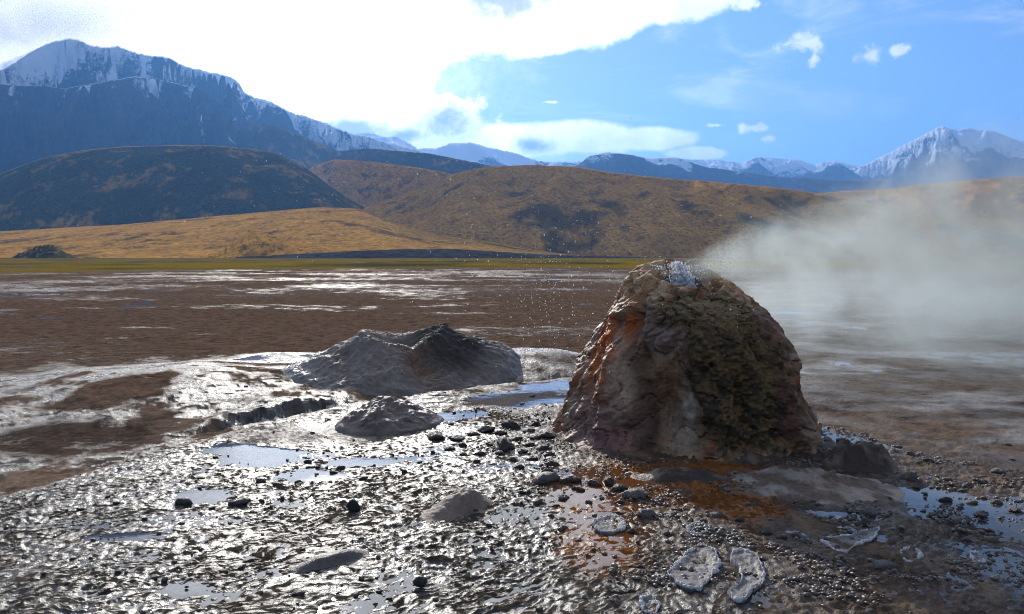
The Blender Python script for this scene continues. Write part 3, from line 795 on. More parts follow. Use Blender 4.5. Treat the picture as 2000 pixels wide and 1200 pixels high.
# ------------------------------------------------------------------ rocks
def rock_mesh(name, seed, mat, flat=0.65, sub=3, rough=0.6, f=1.3, knob=0.0):
    import bmesh
    bm = bmesh.new(); bmesh.ops.create_icosphere(bm, subdivisions=sub, radius=1)
    P0 = np.array([v.co[:] for v in bm.verts]); Fa = np.array([[v.index for v in fc.verts] for fc in bm.faces]); bm.free()
    off = C(seed * 3.1, seed * 1.7, -seed * 2.3)
    d = 1 + rough * fbm3(P0 + off, f, 3, seed) + 0.12 * np.abs(fbm3(P0 + off, 3.5, 2, seed + 3))
    # chipped facets
    for k in range(8):
        nrm = np.random.default_rng(seed * 10 + k).normal(size=3); nrm /= np.linalg.norm(nrm)
        pr = (P0 * d[:, None]) @ nrm; d = d * np.where(pr > 0.62, 0.62 / np.maximum(pr, 1e-3), 1) ** 0.9
    if knob: d = d + knob * np.clip(1 - 1.5 * cell3(P0 + off, 4.0, seed), 0, 1)
    V = P0 * d[:, None]; V[:, 2] *= flat
    return raw_mesh(name, V, Fa) if mat is None else _wm(raw_mesh(name, V, Fa), mat)


def _wm(me, mat): me.materials.append(mat); return me


M_DARK = mat_rock('wet_dark_stone', (0.040, 0.033, 0.028), 0.38, 0.4, 0.02)
M_BROWN = mat_rock('brown_crumb', (0.075, 0.055, 0.042), 0.5, 0.4, 0.03)
M_GREY = mat_rock('grey_sinter_stone', (0.17, 0.14, 0.115), 0.55, 0.35, 0.03)
M_GREEN = mat_rock('green_black_stone', (0.035, 0.045, 0.038), 0.45, 0.3, 0.02, (0.04, 0.05, 0.045))
M_TAN = mat_rock('tan_mud_mound', (0.20, 0.155, 0.12), 0.5, 0.25, 0.02)
DARKS = [rock_mesh('stone', i, M_DARK, 0.6 + 0.05 * (i % 3), 2) for i in range(1, 7)]
BROWNS = [rock_mesh('clod', 20 + i, M_BROWN, 0.65, 3, 0.3, 1.6, 0.35) for i in range(5)]
GREYS = [rock_mesh('clod', 40 + i, M_GREY, 0.6, 3, 0.3, 1.6, 0.3) for i in range(4)]


def lay(me, px, py, w, aspect=1.0, label='', cat='stone', group=None, name='stone', rot=None, hz=1.0, sink=0.36, ang=0):
    """lay a stone whose foot shows at photo pixel (px, py), w photo pixels wide"""
    x, y, z = on_ground(px, py)
    dist = math.hypot(x, y); sx = w / F * dist / 2
    y += sx * 0.4
    o = link(name, me, None, None, label, cat, group)
    sy = sx * aspect; sz = (sx + sy) / 2 * hz
    o.scale = (sx, sy, sz)
    o.rotation_euler = (random.uniform(-.15, .15), random.uniform(-.15, .15), random.uniform(0, 6.28) if rot is None else rot)
    zz = float(macro(np.array([x]), np.array([y]))[0])
    o.location = (x, y, zz + sz * (0.6 - sink))
    return o


# singled-out rocks
lay(rock_mesh('rock', 3, M_GREEN, 0.9, 3), 688, 1000, 34, 0.9, 'upright green-black rock alone on the glittering wet mud left of the cone', 'rock', None, 'rock', None, 1.2, 0.05)
lay(rock_mesh('rock', 77, M_GREEN, 0.7, 3), 1392, 934, 30, 0.9, 'small dark blue-grey rock at the foot of the rust-stained cone front', 'rock', None, 'rock')
lay(DARKS[1], 820, 1150, 36, 0.9, 'dark rounded stone near the bottom edge, below the long pointed mud sliver', 'rock', None, 'rock', None, 1.2, .05)
lay(DARKS[2], 462, 990, 58, 0.5, 'flat elongated dark stone below the bright puddle on the wet mud', 'rock', None, 'rock', 0.1, .8)
lay(DARKS[3], 355, 988, 44, 0.5, 'flat dark stone just left of the longer flat dark stone on the wet mud', 'rock', None, 'rock', 0.2, .8)
lay(DARKS[4], 1730, 1118, 60, 0.7, 'flat brown-black rock beside the small white-rimmed crust on the right', 'rock', None, 'rock', 0.1, .8)
lay(GREYS[0], 1245, 975, 54, 0.8, 'dark slabby stone lying in the rusty run-off in front of the cone', 'rock', None, 'rock')
lay(GREYS[1], 1065, 945, 55, 0.8, 'lumpy grey boulder in the wet mud just left of the cone foot', 'rock', None, 'rock')
lay(BROWNS[0], 850, 858, 46, 0.7, 'brown lump leaning against the right end of the small mud mound', 'rock', None, 'rock')
lay(BROWNS[1], 985, 878, 60, 0.7, 'broad brown lump at the left end of the rubble bank beside the cone', 'rock', None, 'rock')
lay(GREYS[2], 1575, 940, 70, 0.8, 'pale knobbly rock on the low crust shelf right of the cone front', 'rock', None, 'rock', None, .6)
lay(GREYS[3], 1260, 1012, 42, 0.8, 'small whitish lumpy stone in the run-off right of the round pale crust', 'rock', None, 'rock')
lay(BROWNS[2], 1780, 938, 30, 0.9, 'grey stone at the right end of the dark ledge beside the cone', 'rock', None, 'rock')


MARKS = [(688, 985, 'the upright green-black rock'), (462, 985, 'the longer flat dark stone'), (515, 910, 'the bluest puddle'), (820, 1140, 'the dark rounded stone'), (645, 1090, 'the pointed mud sliver'),
         (890, 985, 'the tan mud hump'), (755, 830, 'the small mud mound'), (1190, 1025, 'the round grey crust'), (1350, 1115, 'the heart-shaped crust'), (1465, 1125, 'the crescent crust'),
         (1362, 1036, 'the small oval crust'), (1660, 1060, 'the wedge-shaped crust'), (1778, 1088, 'the square crust'), (1700, 905, 'the dark ledge'), (1560, 935, 'the crusted shelf'),
         (1245, 965, 'the slabby dark stone'), (1065, 935, 'the grey boulder'), (1392, 930, 'the blue-grey rock'), (1110, 880, 'the cone foot'), (850, 850, 'the leaning brown lump')]
ORD = ['nearest', 'second nearest', 'third nearest', 'fourth nearest', 'fifth nearest', 'sixth nearest', 'seventh nearest', 'eighth nearest', 'ninth nearest', 'tenth nearest', 'eleventh nearest', 'twelfth nearest',
       'thirteenth nearest', 'fourteenth nearest', 'fifteenth nearest', 'sixteenth nearest', 'seventeenth nearest', 'eighteenth nearest', 'nineteenth nearest', 'twentieth nearest']


def scatter_list(pts, pool, label, group, cat='stone', name='stone', hz=(0.6, 1.0)):
    sets = {}
    for q in pts:
        mk = min(MARKS, key=lambda m: math.hypot(m[0] - q[0], 1.6 * (m[1] - q[1])))
        dx, dy = q[0] - mk[0], q[1] - mk[1]
        way = ('left of' if dx < 0 else 'right of') if abs(dx) > 1.2 * abs(dy) else ('behind' if dy < 0 else 'in front of')
        sets.setdefault((way, mk[2]), []).append((math.hypot(dx, dy), q))
    for (way, mark), mem in sets.items():
        for k, (_, (px, py, w)) in enumerate(sorted(mem)):
            lab = f'{label}, {ORD[k] + " " if len(mem) > 1 else ""}{way} {mark}'
            lay(random.choice(pool), px, py, w * random.uniform(0.85, 1.25), random.uniform(0.4, 0.95), lab, cat, group, name, random.uniform(-.6, .6) if random.random() < .6 else None, random.uniform(*hz))


MUD = [(390, 936, 18), (155, 997, 20), (412, 995, 16), (210, 972, 14), (508, 945, 26), (535, 925, 18), (600, 905, 16), (620, 915, 14), (540, 950, 30), (580, 945, 16), (660, 895, 14), (665, 918, 22),
       (685, 890, 14), (710, 938, 20), (650, 925, 18), (728, 968, 14), (790, 925, 18), (800, 938, 20), (860, 905, 20), (905, 922, 16), (735, 880, 14), (765, 890, 16), (352, 1025, 14), (448, 1024, 18), (510, 982, 18),
       (225, 985, 18), (470, 1112, 24), (525, 1122, 20), (590, 1075, 18), (435, 1120, 22), (230, 1122, 16), (48, 1090, 18), (340, 1100, 14), (660, 1160, 16), (580, 1165, 28), (705, 1055, 16), (712, 1062, 12),
       (748, 1062, 14), (610, 1000, 12), (740, 1158, 18), (760, 1172, 22), (300, 1132, 20), (180, 1058, 14), (100, 1012, 16), (860, 1060, 14), (905, 1120, 20), (938, 1095, 16), (890, 1170, 18), (845, 885, 14), (820, 905, 12),
       (420, 895, 14), (445, 910, 12), (390, 955, 14), (560, 900, 12), (515, 1020, 12), (280, 1015, 12), (140, 1095, 14), (75, 1150, 12), (955, 1030, 18), (980, 1060, 16)]
BEHIND = [(480, 758, 10), (600, 790, 14), (625, 812, 10), (640, 822, 14), (700, 800, 10), (755, 785, 12), (780, 790, 14), (905, 812, 12), (880, 830, 14), (930, 800, 12), (965, 800, 10), (850, 810, 12), (1020, 790, 12), (1040, 775, 12), (610, 848, 14),
          (560, 800, 10), (680, 780, 12), (820, 780, 10), (1060, 790, 10), (540, 815, 12)]
RUBBLE = [(890, 860, 30), (905, 872, 22), (925, 852, 34), (950, 845, 40), (955, 870, 26), (975, 850, 30), (1000, 838, 40), (1010, 862, 34), (1030, 845, 30), (1035, 872, 26), (1050, 858, 36), (1060, 880, 30), (1075, 892, 28), (1020, 885, 26),
          (1040, 900, 26), (1000, 900, 22), (975, 888, 24), (940, 890, 22), (1072, 855, 34), (1045, 832, 26), (1080, 912, 40), (1070, 925, 26), (905, 890, 18), (880, 880, 18), (930, 905, 20), (1015, 915, 20), (1090, 842, 26)]
ORANGE = [(1115, 945, 36), (1130, 960, 30), (1160, 950, 34), (1190, 948, 50), (1210, 960, 30), (1150, 985, 24), (1100, 975, 26), (1085, 990, 18), (1060, 965, 24), (1050, 985, 20), (1075, 1010, 16), (1210, 1005, 20), (1310, 1010, 26),
          (1325, 1000, 24), (1290, 985, 18), (1340, 965, 20), (1375, 1020, 18), (1300, 1045, 20), (1235, 1042, 16), (1400, 1010, 26), (1445, 1018, 22), (1210, 985, 22), (1100, 1035, 22), (1060, 1055, 26), (1130, 1060, 16), (1235, 1110, 22), (1190, 1160, 18),
          (1210, 1160, 24), (1232, 1158, 18), (1250, 1110, 18), (1020, 965, 20), (1018, 985, 18), (1300, 1110, 16), (1450, 940, 18)]
RIGHT = [(1620, 862, 20), (1650, 865, 30), (1690, 852, 24), (1730, 868, 20), (1600, 848, 16), (1780, 890, 18), (1815, 905, 24), (1905, 905, 32), (1880, 880, 16), (1755, 875, 16), (1850, 940, 22), (1880, 960, 18), (1950, 925, 20), (1975, 960, 18),
         (1900, 985, 18), (1850, 980, 20), (1950, 985, 20), (1700, 1010, 30), (1690, 1028, 26), (1780, 1020, 34), (1830, 1010, 22), (1870, 1020, 30), (1920, 1010, 24), (1940, 1060, 24), (1890, 1060, 20), (1820, 1045, 22), (1985, 1000, 20), (1770, 1112, 16),
         (1672, 1092, 20), (1655, 1108, 18), (1620, 1128, 22), (1570, 975, 16), (1600, 990, 14), (1480, 990, 22), (1555, 1050, 18), (1530, 1052, 18), (1575, 1062, 22), (1500, 1045, 20), (1980, 900, 18), (1920, 935, 16), (1790, 955, 18), (1740, 945, 20), (1840, 895, 14), (1970, 870, 14)]
scatter_list(MUD, DARKS, 'dark stone on wet grey mud', 'dark stones on the wet mud')
scatter_list(BEHIND, DARKS, 'dark stone on the pale wet flat', 'dark stones behind the small mound')
scatter_list(RUBBLE, BROWNS, 'brown lump in the rubble bank', 'rubble beside the cone', 'rubble', 'clod')
scatter_list(ORANGE, BROWNS + GREYS[:2], 'clod in the rusty run-off', 'clods in the run-off', 'clod', 'clod')
scatter_list(RIGHT, BROWNS + GREYS, 'clod on the wet flat', 'clods right of the cone', 'clod', 'clod')


def pebbles():
    """crumbs too many to count, scattered over the terrace"""
    import bmesh
    bm = bmesh.new(); bmesh.ops.create_icosphere(bm, subdivisions=1, radius=1)
    P0 = np.array([v.co[:] for v in bm.verts]); Fa = np.array([[v.index for v in fc.verts] for fc in bm.faces]); bm.free()
    n = 12000
    px = RNG.uniform(-150, 2150, n * 4); py = 1240 - 440 * RNG.random(n * 4) ** 0.8
    x, y = P(px, py, 0.5)
    dens = 0.015 + 0.985 * ss(x + 0.3 * (y - 5), -0.3, 0.9) * ss(fbm(x * 1.6, y * 2.4, 4, 201, 0.6), 0.0, 0.2)
    dens *= (np.interp(x, EDGE_X, EDGE_Y) - y > 0.2)
    dens *= np.hypot(x - CONE[0], y - CONE[1]) > 1.2
    ok = RNG.random(n * 4) < dens; x, y = x[ok][:n], y[ok][:n]; n = len(x)
    z = macro(x, y) + micro(x, y, np.hypot(x, y)); s = 0.006 + 0.014 * RNG.random(n) ** 3
    V = []; c = []
    for i in range(n):
        a = RNG.uniform(0, 6.28); ca, sa = math.cos(a), math.sin(a)
        q = P0 * (1 + 0.45 * (RNG.random((len(P0), 1)) - 0.5)) * C(1, RNG.uniform(.6, 1.1), RNG.uniform(.5, .9))
        V.append(np.stack([x[i] + s[i] * (q[:, 0] * ca - q[:, 1] * sa), y[i] + s[i] * (q[:, 0] * sa + q[:, 1] * ca), z[i] + s[i] * (q[:, 2] + 0.2)], -1))
        c.append(np.tile(C(0.10, 0.076, 0.055) * RNG.uniform(0.5, 1.9), (len(P0), 1)))
    Fs = (Fa[None] + (np.arange(n) * len(P0))[:, None, None]).reshape(-1, 3)
    V = np.concatenate(V); c = np.concatenate(c)
    me = raw_mesh('pebbles', V, Fs, {'col': c, 'rough': np.full(len(V), 0.45)})
    link('pebbles', me, mat_attr_rock('pebble_grit', 0.003), label='scattered grit and crumbs over the wet terrace mud', cat='pebbles', kind='stuff')


pebbles()


# ------------------------------------------------------------------ mounds (height patches with their own mesh)
def mound(name, cx, cy, rx, ry, hfun, cfun, label, cat, n=170, mat=None, seed=0, fine=0.01, gran=0.0):
    rr = np.linspace(0, 1.0, n // 2); aa = np.linspace(0, 2 * math.pi, n * 2, endpoint=False)
    R, A = np.meshgrid(rr, aa, indexing='ij')
    u, v = R * np.cos(A), R * np.sin(A)
    x, y = cx + u * rx, cy + v * ry
    z0 = macro(x, y)
    h = hfun(u, v, x, y)
    d = fine * (1.6 * fbm(x * 3, y * 3, 4, seed, 0.6) + 0.8 * ridged(x * 6, y * 11, 3, seed + 5))
    d = d + gran * np.clip(1 - 1.25 * cell2(x * 19, y * 19, 8), 0, 1) * (0.3 + ss(fbm(x * 2, y * 2, 3, 9), -.2, .2)) + 2.0 * gran * fbm(x * 5, y * 5, 4, 12, 0.6)
    z = z0 + h + d * ss(h, 0, 0.1) - 0.09 * ss(R, 0.8, 1.0)
    col, rough = cfun(u, v, x, y, h)
    V = np.stack([x, y, z], -1).reshape(-1, 3)
    me = raw_mesh(name, V, grid_faces(len(rr), len(aa), True), {'col': col.reshape(-1, 3), 'rough': rough.ravel(), 'fine': np.ones(len(V))})
    return link(name, me, mat or M_SINTER, None, label, cat)


M_SINTER = mat_attr_rock('grey_sinter', 0.015, 1.0, 0.25)


def twin():
    cx, cy = P(772, 722, 0.3); cy += 1.0
    cx, cy = float(cx), float(cy)

    def hf(u, v, x, y):
        w = 0.10 * fbm(x * 1.6, y * 1.6, 4, 301)
        # two craggy summits with a saddle and a notch opening towards us
        d = np.hypot(u, v / 0.95) + 0.7 * w
        h = 0.80 * np.minimum((1 - np.clip(d, 0, 1)) ** 1.35, 0.60) / 0.60
        h = h + 0.12 * np.exp(-((u + 0.30) / 0.13) ** 2 - (v / 0.22) ** 2) + 0.10 * np.exp(-((u - 0.26) / 0.15) ** 2 - (v / 0.22) ** 2)
        h = h - 0.17 * np.exp(-(u / 0.17) ** 2 - ((v + 0.06) / 0.22) ** 2)
        h = h - 0.11 * np.exp(-((u - 0.02 - 0.3 * np.clip(-v, 0, 1)) / 0.06) ** 2) * ss(-v, 0.0, 0.15) * (1 - ss(-v, 0.55, 0.9))
        h = h + 0.05 * fbm(x * 1.9, y * 1.9, 4, 307, 0.6) * ss(h, 0.05, 0.4)
        h = h + 0.05 * ss(u, 0.05, 0.2) * ridged(x * 4, y * 4, 3, 309) * ss(h, 0.3, 0.7)
        h = h + 0.03 * ridged(np.arctan2(v, u) * 5, np.hypot(u, v) * 1.2, 3, 311) * ss(h, 0.05, 0.3)
        return np.clip(h, 0, 2) * 0.86

    def cf(u, v, x, y, h):
        n = fbm(x * 2, y * 2, 4, 321); c = C(0.20, 0.165, 0.13) + np.zeros(u.shape + (3,)); r = np.full(u.shape, 0.62)
        def put(m, k, ro=None):
            nonlocal r
            c[...] = c + (C(*k) - c) * m[..., None]
            if ro: r = lerp(r, ro, m)
        put(ss(n, 0, .3), (0.15, 0.115, 0.09), .7)
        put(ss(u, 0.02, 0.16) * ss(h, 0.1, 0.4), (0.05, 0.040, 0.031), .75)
        put(np.exp(-((u - 0.02 + 0.5 * (v + 0.2)) / 0.12) ** 2) * ss(-v, 0.05, 0.2), (0.15, 0.085, 0.045), .5)
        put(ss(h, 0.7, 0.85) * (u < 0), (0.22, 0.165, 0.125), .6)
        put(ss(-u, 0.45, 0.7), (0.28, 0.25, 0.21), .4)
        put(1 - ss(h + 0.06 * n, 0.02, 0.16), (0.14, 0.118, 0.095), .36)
        return c, r
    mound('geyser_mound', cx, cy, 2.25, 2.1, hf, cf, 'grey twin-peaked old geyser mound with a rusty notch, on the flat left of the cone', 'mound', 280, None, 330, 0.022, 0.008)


twin()


def small_mounds():
    cx, cy, _ = on_ground(757, 835)

    def hf(u, v, x, y):
        d = np.hypot(u, v) + 0.14 * fbm(x * 2.2, y * 2.2, 3, 341)
        h = 0.20 * (1 - ss(d, 0.0, 1.0)) ** 0.75 * (1 + 0.5 * fbm(x * 3.3, y * 3.3, 3, 347))
        h = h * (1 + 0.25 * u * -1) + 0.035 * ridged(x * 3.2, y * 3.2, 3, 343) * ss(h, 0.03, 0.2)
        return np.clip(h, 0, 1)

    def cf(u, v, x, y, h):
        n = fbm(x * 4, y * 4, 4, 345)
        c = C(0.16, 0.122, 0.094) + (C(0.095, 0.066, 0.047) - C(0.16, 0.122, 0.094)) * ss(n + 0.3 * u, -0.1, 0.3)[..., None]
        return c, np.full(u.shape, 0.48)
    mound('mud_mound', cx, cy + 0.15, 0.60, 0.62, hf, cf, 'small rounded brown-grey mud mound on the wet flat left of the cone', 'mound', 120, None, 350, 0.016, 0.012)

    cx, cy, _ = on_ground(890, 1000)

    def hf2(u, v, x, y):
        a = math.radians(35); p = u * math.cos(a) + v * math.sin(a); q = -u * math.sin(a) + v * math.cos(a)
        d = np.hypot(p / 0.95, q / 0.5) + 0.1 * fbm(x * 6, y * 6, 3, 361)
        h = 0.12 * (1 - ss(d, 0.0, 1.0)) ** 0.8 * (1 + 0.5 * fbm(x * 7, y * 7, 3, 363)) * (0.55 + 0.6 * ss(p, -0.6, 0.7))
        h = h - 0.05 * np.exp(-((p - 0.3) / 0.12) ** 2 - ((q + 0.35) / 0.12) ** 2)
        return np.clip(h, 0, 1)

    def cf2(u, v, x, y, h):
        n = fbm(x * 7, y * 7, 4, 365)
        c = C(0.21, 0.15, 0.105) + (C(0.11, 0.072, 0.047) - C(0.21, 0.15, 0.105)) * ss(n, 0, 0.35)[..., None]
        return c, np.full(u.shape, 0.6)
    mound('mud_hump', cx, cy + 0.05, 0.30, 0.36, hf2, cf2, 'smooth tan hump of dried mud on the glittering wet flat below the rubble', 'mound', 90, None, 370, 0.004)

    cx, cy, _ = on_ground(645, 1098)

    def hf3(u, v, x, y):
        a = math.radians(38); p = u * math.cos(a) + v * math.sin(a); q = -u * math.sin(a) + v * math.cos(a)
        d = np.hypot(p, q / 0.30) + 0.12 * fbm(x * 6, y * 6, 3, 381)
        return 0.045 * (1 - ss(d, 0.2, 1.0))

    def cf3(u, v, x, y, h):
        return C(0.12, 0.095, 0.08) + np.zeros(u.shape + (3,)), np.full(u.shape, 0.5)
    mound('mud_sliver', cx, cy, 0.26, 0.30, hf3, cf3, 'low pointed sliver of dull mud in the glittering wet foreground', 'mound', 80, None, 390, 0.004)

    # crust shelf and dark ledge right of the cone
    cx, cy, _ = on_ground(1590, 950)

    def hf4(u, v, x, y):
        d = np.hypot(u, v) + 0.28 * fbm(x * 1.9, y * 1.9, 4, 401)
        h = 0.055 * (1 - ss(d, 0.2, 0.95)) + 0.03 * fbm(x * 5, y * 5, 4, 403) * (1 - ss(d, .5, .9))
        return np.clip(h, 0, 1)

    def cf4(u, v, x, y, h):
        n = fbm(x * 4, y * 4, 4, 405); edge = (1 - ss(h, 0.03, 0.07))
        c = C(0.14, 0.088, 0.052) + (C(0.27, 0.195, 0.135) - C(0.14, 0.088, 0.052)) * ss(n, -0.05, 0.25)[..., None]
        c = c + (C(0.34, 0.28, 0.22) - c) * (edge * ss(n, -.2, .1))[..., None] * 0.6
        return c, np.full(u.shape, 0.6)
    mound('crust_shelf', cx, cy, 0.72, 0.5, hf4, cf4, 'low pale crusted shelf with ragged edge in front of the dark ledge', 'rock shelf', 180, None, 410, 0.012, 0.036)

    cx, cy, _ = on_ground(1700, 922)

    def hf5(u, v, x, y):
        d = np.hypot(u, v / 0.8) + 0.2 * fbm(x * 3, y * 3, 4, 421)
        d = d + 0.25 * fbm(x * 1.3, y * 1.3, 3, 427)
        return np.clip((0.17 + 0.10 * fbm(x * 2.2, y * 2.2, 3, 429)) * (1 - ss(d, 0.2, 0.9)) ** 0.8 + 0.05 * ridged(x * 4, y * 4, 3, 423) * (1 - ss(d, .4, .9)), 0, 1)

    def cf5(u, v, x, y, h):
        n = fbm(x * 5, y * 5, 4, 425)
        return C(0.06, 0.040, 0.025) + (C(0.15, 0.105, 0.07) - C(0.06, 0.040, 0.025)) * ss(n, 0, 0.3)[..., None], np.full(u.shape, 0.5)
    mound('rock_ledge', cx, cy + .12, 0.38, 0.28, hf5, cf5, 'dark overhanging rock ledge just right of the cone foot', 'rock ledge', 130, None, 430, 0.012, 0.03)
    cx, cy, _ = on_ground(1460, 905)
    mound('rock_hump', cx, cy + .1, 0.34, 0.28, lambda u, v, x, y: 0.26 * hf5(u, v, x, y), cf5, 'grey-brown rock hump between the cone foot and the dark ledge', 'rock', 100, None, 440, 0.01, 0.03)
    cx, cy, _ = on_ground(1330, 935)
    mound('gravel_mound', cx, cy, 0.42, 0.22, lambda u, v, x, y: 0.34 * hf5(u, v, x, y), cf5, 'flat gravelly hump between rusty streams at the front foot of the cone', 'mound', 100, None, 450, 0.008, 0.02)
    # far mounds seen through the steam
    for px, py, rx, hh, lab in ((1840, 602, 1.3, .5, 'low brown mound far out on the flat, seen through the steam'), (1960, 603, 1.7, .35, 'long low reddish mound far out on the flat at the edge of the steam')):
        cx, cy, _ = on_ground(px, py)
        mound('far_mound', cx, cy, rx, rx * .6, lambda u, v, x, y: hh * (1 - ss(np.hypot(u, v) + .25 * fbm(x, y, 3, 461), .2, .95)), cf5, lab, 'mound', 60, None, 460, 0.02)


small_mounds()


# ------------------------------------------------------------------ white-rimmed mineral crusts
M_PLATE = mat_rock('grey_crust', (0.15, 0.13, 0.115), 0.65, 0.3, 0.02, (0.3, 0.28, 0.26), 0.5)
M_RIM = mat_rock('white_mineral_rim', (0.52, 0.49, 0.46), 0.7, 0.25, 0.01, (0.3, 0.25, 0.2), 0.35)


def crust(poly, label, rimw=1.0, closed=(0, 1), seed=0, hgt=0.010):
    pts = np.array([on_ground(a, b)[:2] for a, b in poly]); n = 96
    q = np.r_[pts, pts[:1]]; L = np.r_[0, np.cumsum(np.hypot(*np.diff(q, axis=0).T))]
    t = np.linspace(0, L[-1], n, endpoint=False); ox, oy = np.interp(t, L, q[:, 0]), np.interp(t, L, q[:, 1])
    k = np.hanning(7); k /= k.sum()
    sm = lambda a: np.convolve(np.r_[a[-3:], a, a[:3]], k, 'valid')
    ox, oy = sm(ox), sm(oy); cx, cy = ox.mean(), oy.mean()
    jit = 1 + 0.16 * fbm(ox * 13, oy * 13, 4, 500 + seed, 0.65); ox, oy = cx + (ox - cx) * jit, cy + (oy - cy) * jit
    z0 = float(macro(np.array([cx]), np.array([cy]))[0])
    root = link('mineral_crust', None, None, None, label, 'mineral crust'); root.location = (cx, cy, z0)
    rr = np.linspace(0, 1, 22); R, I = np.meshgrid(rr, np.arange(n), indexing='ij')
    x, y = (ox[I] - cx) * R, (oy[I] - cy) * R; wx, wy = x + cx, y + cy
    z = hgt * (1 - ss(R, 0.9, 1.0)) + 0.010 * fbm(wx * 12, wy * 12, 4, 510 + seed) - 0.03 * ss(R, .93, 1) - 0.010 * (1 - ss(R, .5, .85)) + 0.006 * ridged(wx * 18, wy * 18, 3, 515)
    me = raw_mesh('plate', np.stack([x, y, z], -1).reshape(-1, 3), grid_faces(len(rr), n, True)); link('plate', me, M_PLATE, root)
    # rim: knobbly ring
    m = 20; ph = np.linspace(0, 2 * math.pi, m, endpoint=False); n3 = n * 3
    I3 = np.linspace(0, n, n3, endpoint=False); ex = np.interp(I3, np.arange(n + 1), np.r_[ox, ox[0]]) - cx; ey = np.interp(I3, np.arange(n + 1), np.r_[oy, oy[0]]) - cy
    ln = np.hypot(ex, ey); nx, ny = ex / ln, ey / ln
    A, B = np.meshgrid(np.arange(n3), ph, indexing='ij')
    rw = 0.009 * rimw * (0.55 + 2.2 * fbm(ex * 9 + seed, ey * 9, 4, 520))[A]; rw = np.clip(rw, .001, 1)
    base = np.stack([ex[A] * 0.95 + nx[A] * np.cos(B) * rw, ey[A] * 0.95 + ny[A] * np.cos(B) * rw, hgt * 0.95 + np.sin(B) * rw * 0.85], -1)
    g = np.clip(1 - 1.3 * cell3(base + C(cx, cy, 0), 75, 521), 0, 1)
    off = (0.012 * g)[..., None] * np.stack([nx[A] * np.cos(B), ny[A] * np.cos(B), np.sin(B)], -1)
    me = raw_mesh('rim', (base + off).reshape(-1, 3), np.concatenate([grid_faces(n3, m, True), np.stack([(n3 - 1) * m + np.arange(m), (n3 - 1) * m + (np.arange(m) + 1) % m, (np.arange(m) + 1) % m, np.arange(m)], -1)]))
    link('rim', me, M_RIM, root)


crust([(1300, 1128), (1340, 1082), (1372, 1066), (1400, 1078), (1406, 1105), (1385, 1140), (1368, 1160), (1340, 1158)], 'large heart-shaped crust with white crystalline rim near the bottom, left of the crescent crust', 1.1, seed=1)
crust([(1428, 1082), (1450, 1076), (1480, 1090), (1494, 1120), (1490, 1145), (1468, 1160), (1455, 1180), (1430, 1182), (1424, 1165), (1450, 1140), (1446, 1112), (1425, 1096)], 'crescent-shaped pale crust with white rim, just right of the large heart-shaped crust', 1.1, seed=2)
crust([(1155, 1030), (1170, 1012), (1200, 1004), (1222, 1015), (1222, 1035), (1200, 1046), (1170, 1046)], 'round grey crust patch in the rusty run-off below the cone', 0.7, seed=3)
crust([(1342, 1035), (1355, 1022), (1376, 1025), (1382, 1040), (1365, 1050), (1345, 1046)], 'small pale oval crust right of the round grey crust patch', 0.9, seed=4)
crust([(1600, 1055), (1630, 1050), (1660, 1048), (1690, 1040), (1720, 1035), (1705, 1058), (1670, 1068), (1650, 1085), (1625, 1075)], 'wedge-shaped pale crust on the dark wet flat in front of the crusted shelf', 0.8, seed=5)
crust([(1758, 1078), (1785, 1074), (1800, 1088), (1785, 1102), (1765, 1098)], 'little square white-rimmed crust beside the flat brown-black rock', 0.9, seed=6)
crust([(1252, 1172), (1275, 1165), (1290, 1185), (1280, 1205), (1255, 1200)], 'small pale crust at the bottom edge left of the crescent crust', 0.9, seed=7)
crust([(1892, 1082), (1910, 1085), (1925, 1100), (1905, 1105)], 'tiny white crust sliver far right on the dark flat', 0.8, seed=8)


# ------------------------------------------------------------------ water splash and flying drops
def drops(n, fn, seed, sub=1):
    import bmesh
    bm = bmesh.new(); bmesh.ops.create_icosphere(bm, subdivisions=sub, radius=1)
    P0 = np.array([v.co[:] for v in bm.verts]); Fa = np.array([[v.index for v in fc.verts] for fc in bm.faces]); bm.free()
    rg = np.random.default_rng(seed); Vs = []
    for i in range(n):
        c, s = fn(rg); st = rg.uniform(1, 2.0); ax = rg.normal(size=3) * 0.6 + C(0, 0, 1); ax /= np.linalg.norm(ax)
        q = P0 + np.outer(P0 @ ax, ax) * (st - 1)
        Vs.append(q * s + c)
    V = np.concatenate(Vs); Fs = (Fa[None] + (np.arange(n) * len(P0))[:, None, None]).reshape(-1, 3)
    return V, Fs


def mat_drop():
    m, g, b = new_mat('water_drop')
    b.inputs['Base Color'].default_value = (0.92, 0.95, 0.98, 1); b.inputs['Roughness'].default_value = 0.12
    b.inputs['Transmission Weight'].default_value = 0.35; b.inputs['IOR'].default_value = 1.33
    tr = g.n.new('ShaderNodeBsdfTranslucent'); tr.inputs[0].default_value = (0.95, 0.97, 1, 1)
    mx = g.n.new('ShaderNodeMixShader'); mx.inputs[0].default_value = 0.55
    out = [q for q in g.n if q.type == 'OUTPUT_MATERIAL'][0]
    g.l.new(b.outputs[0], mx.inputs[1]); g.l.new(tr.outputs[0], mx.inputs[2]); g.l.new(mx.outputs[0], out.inputs[0])
    return m


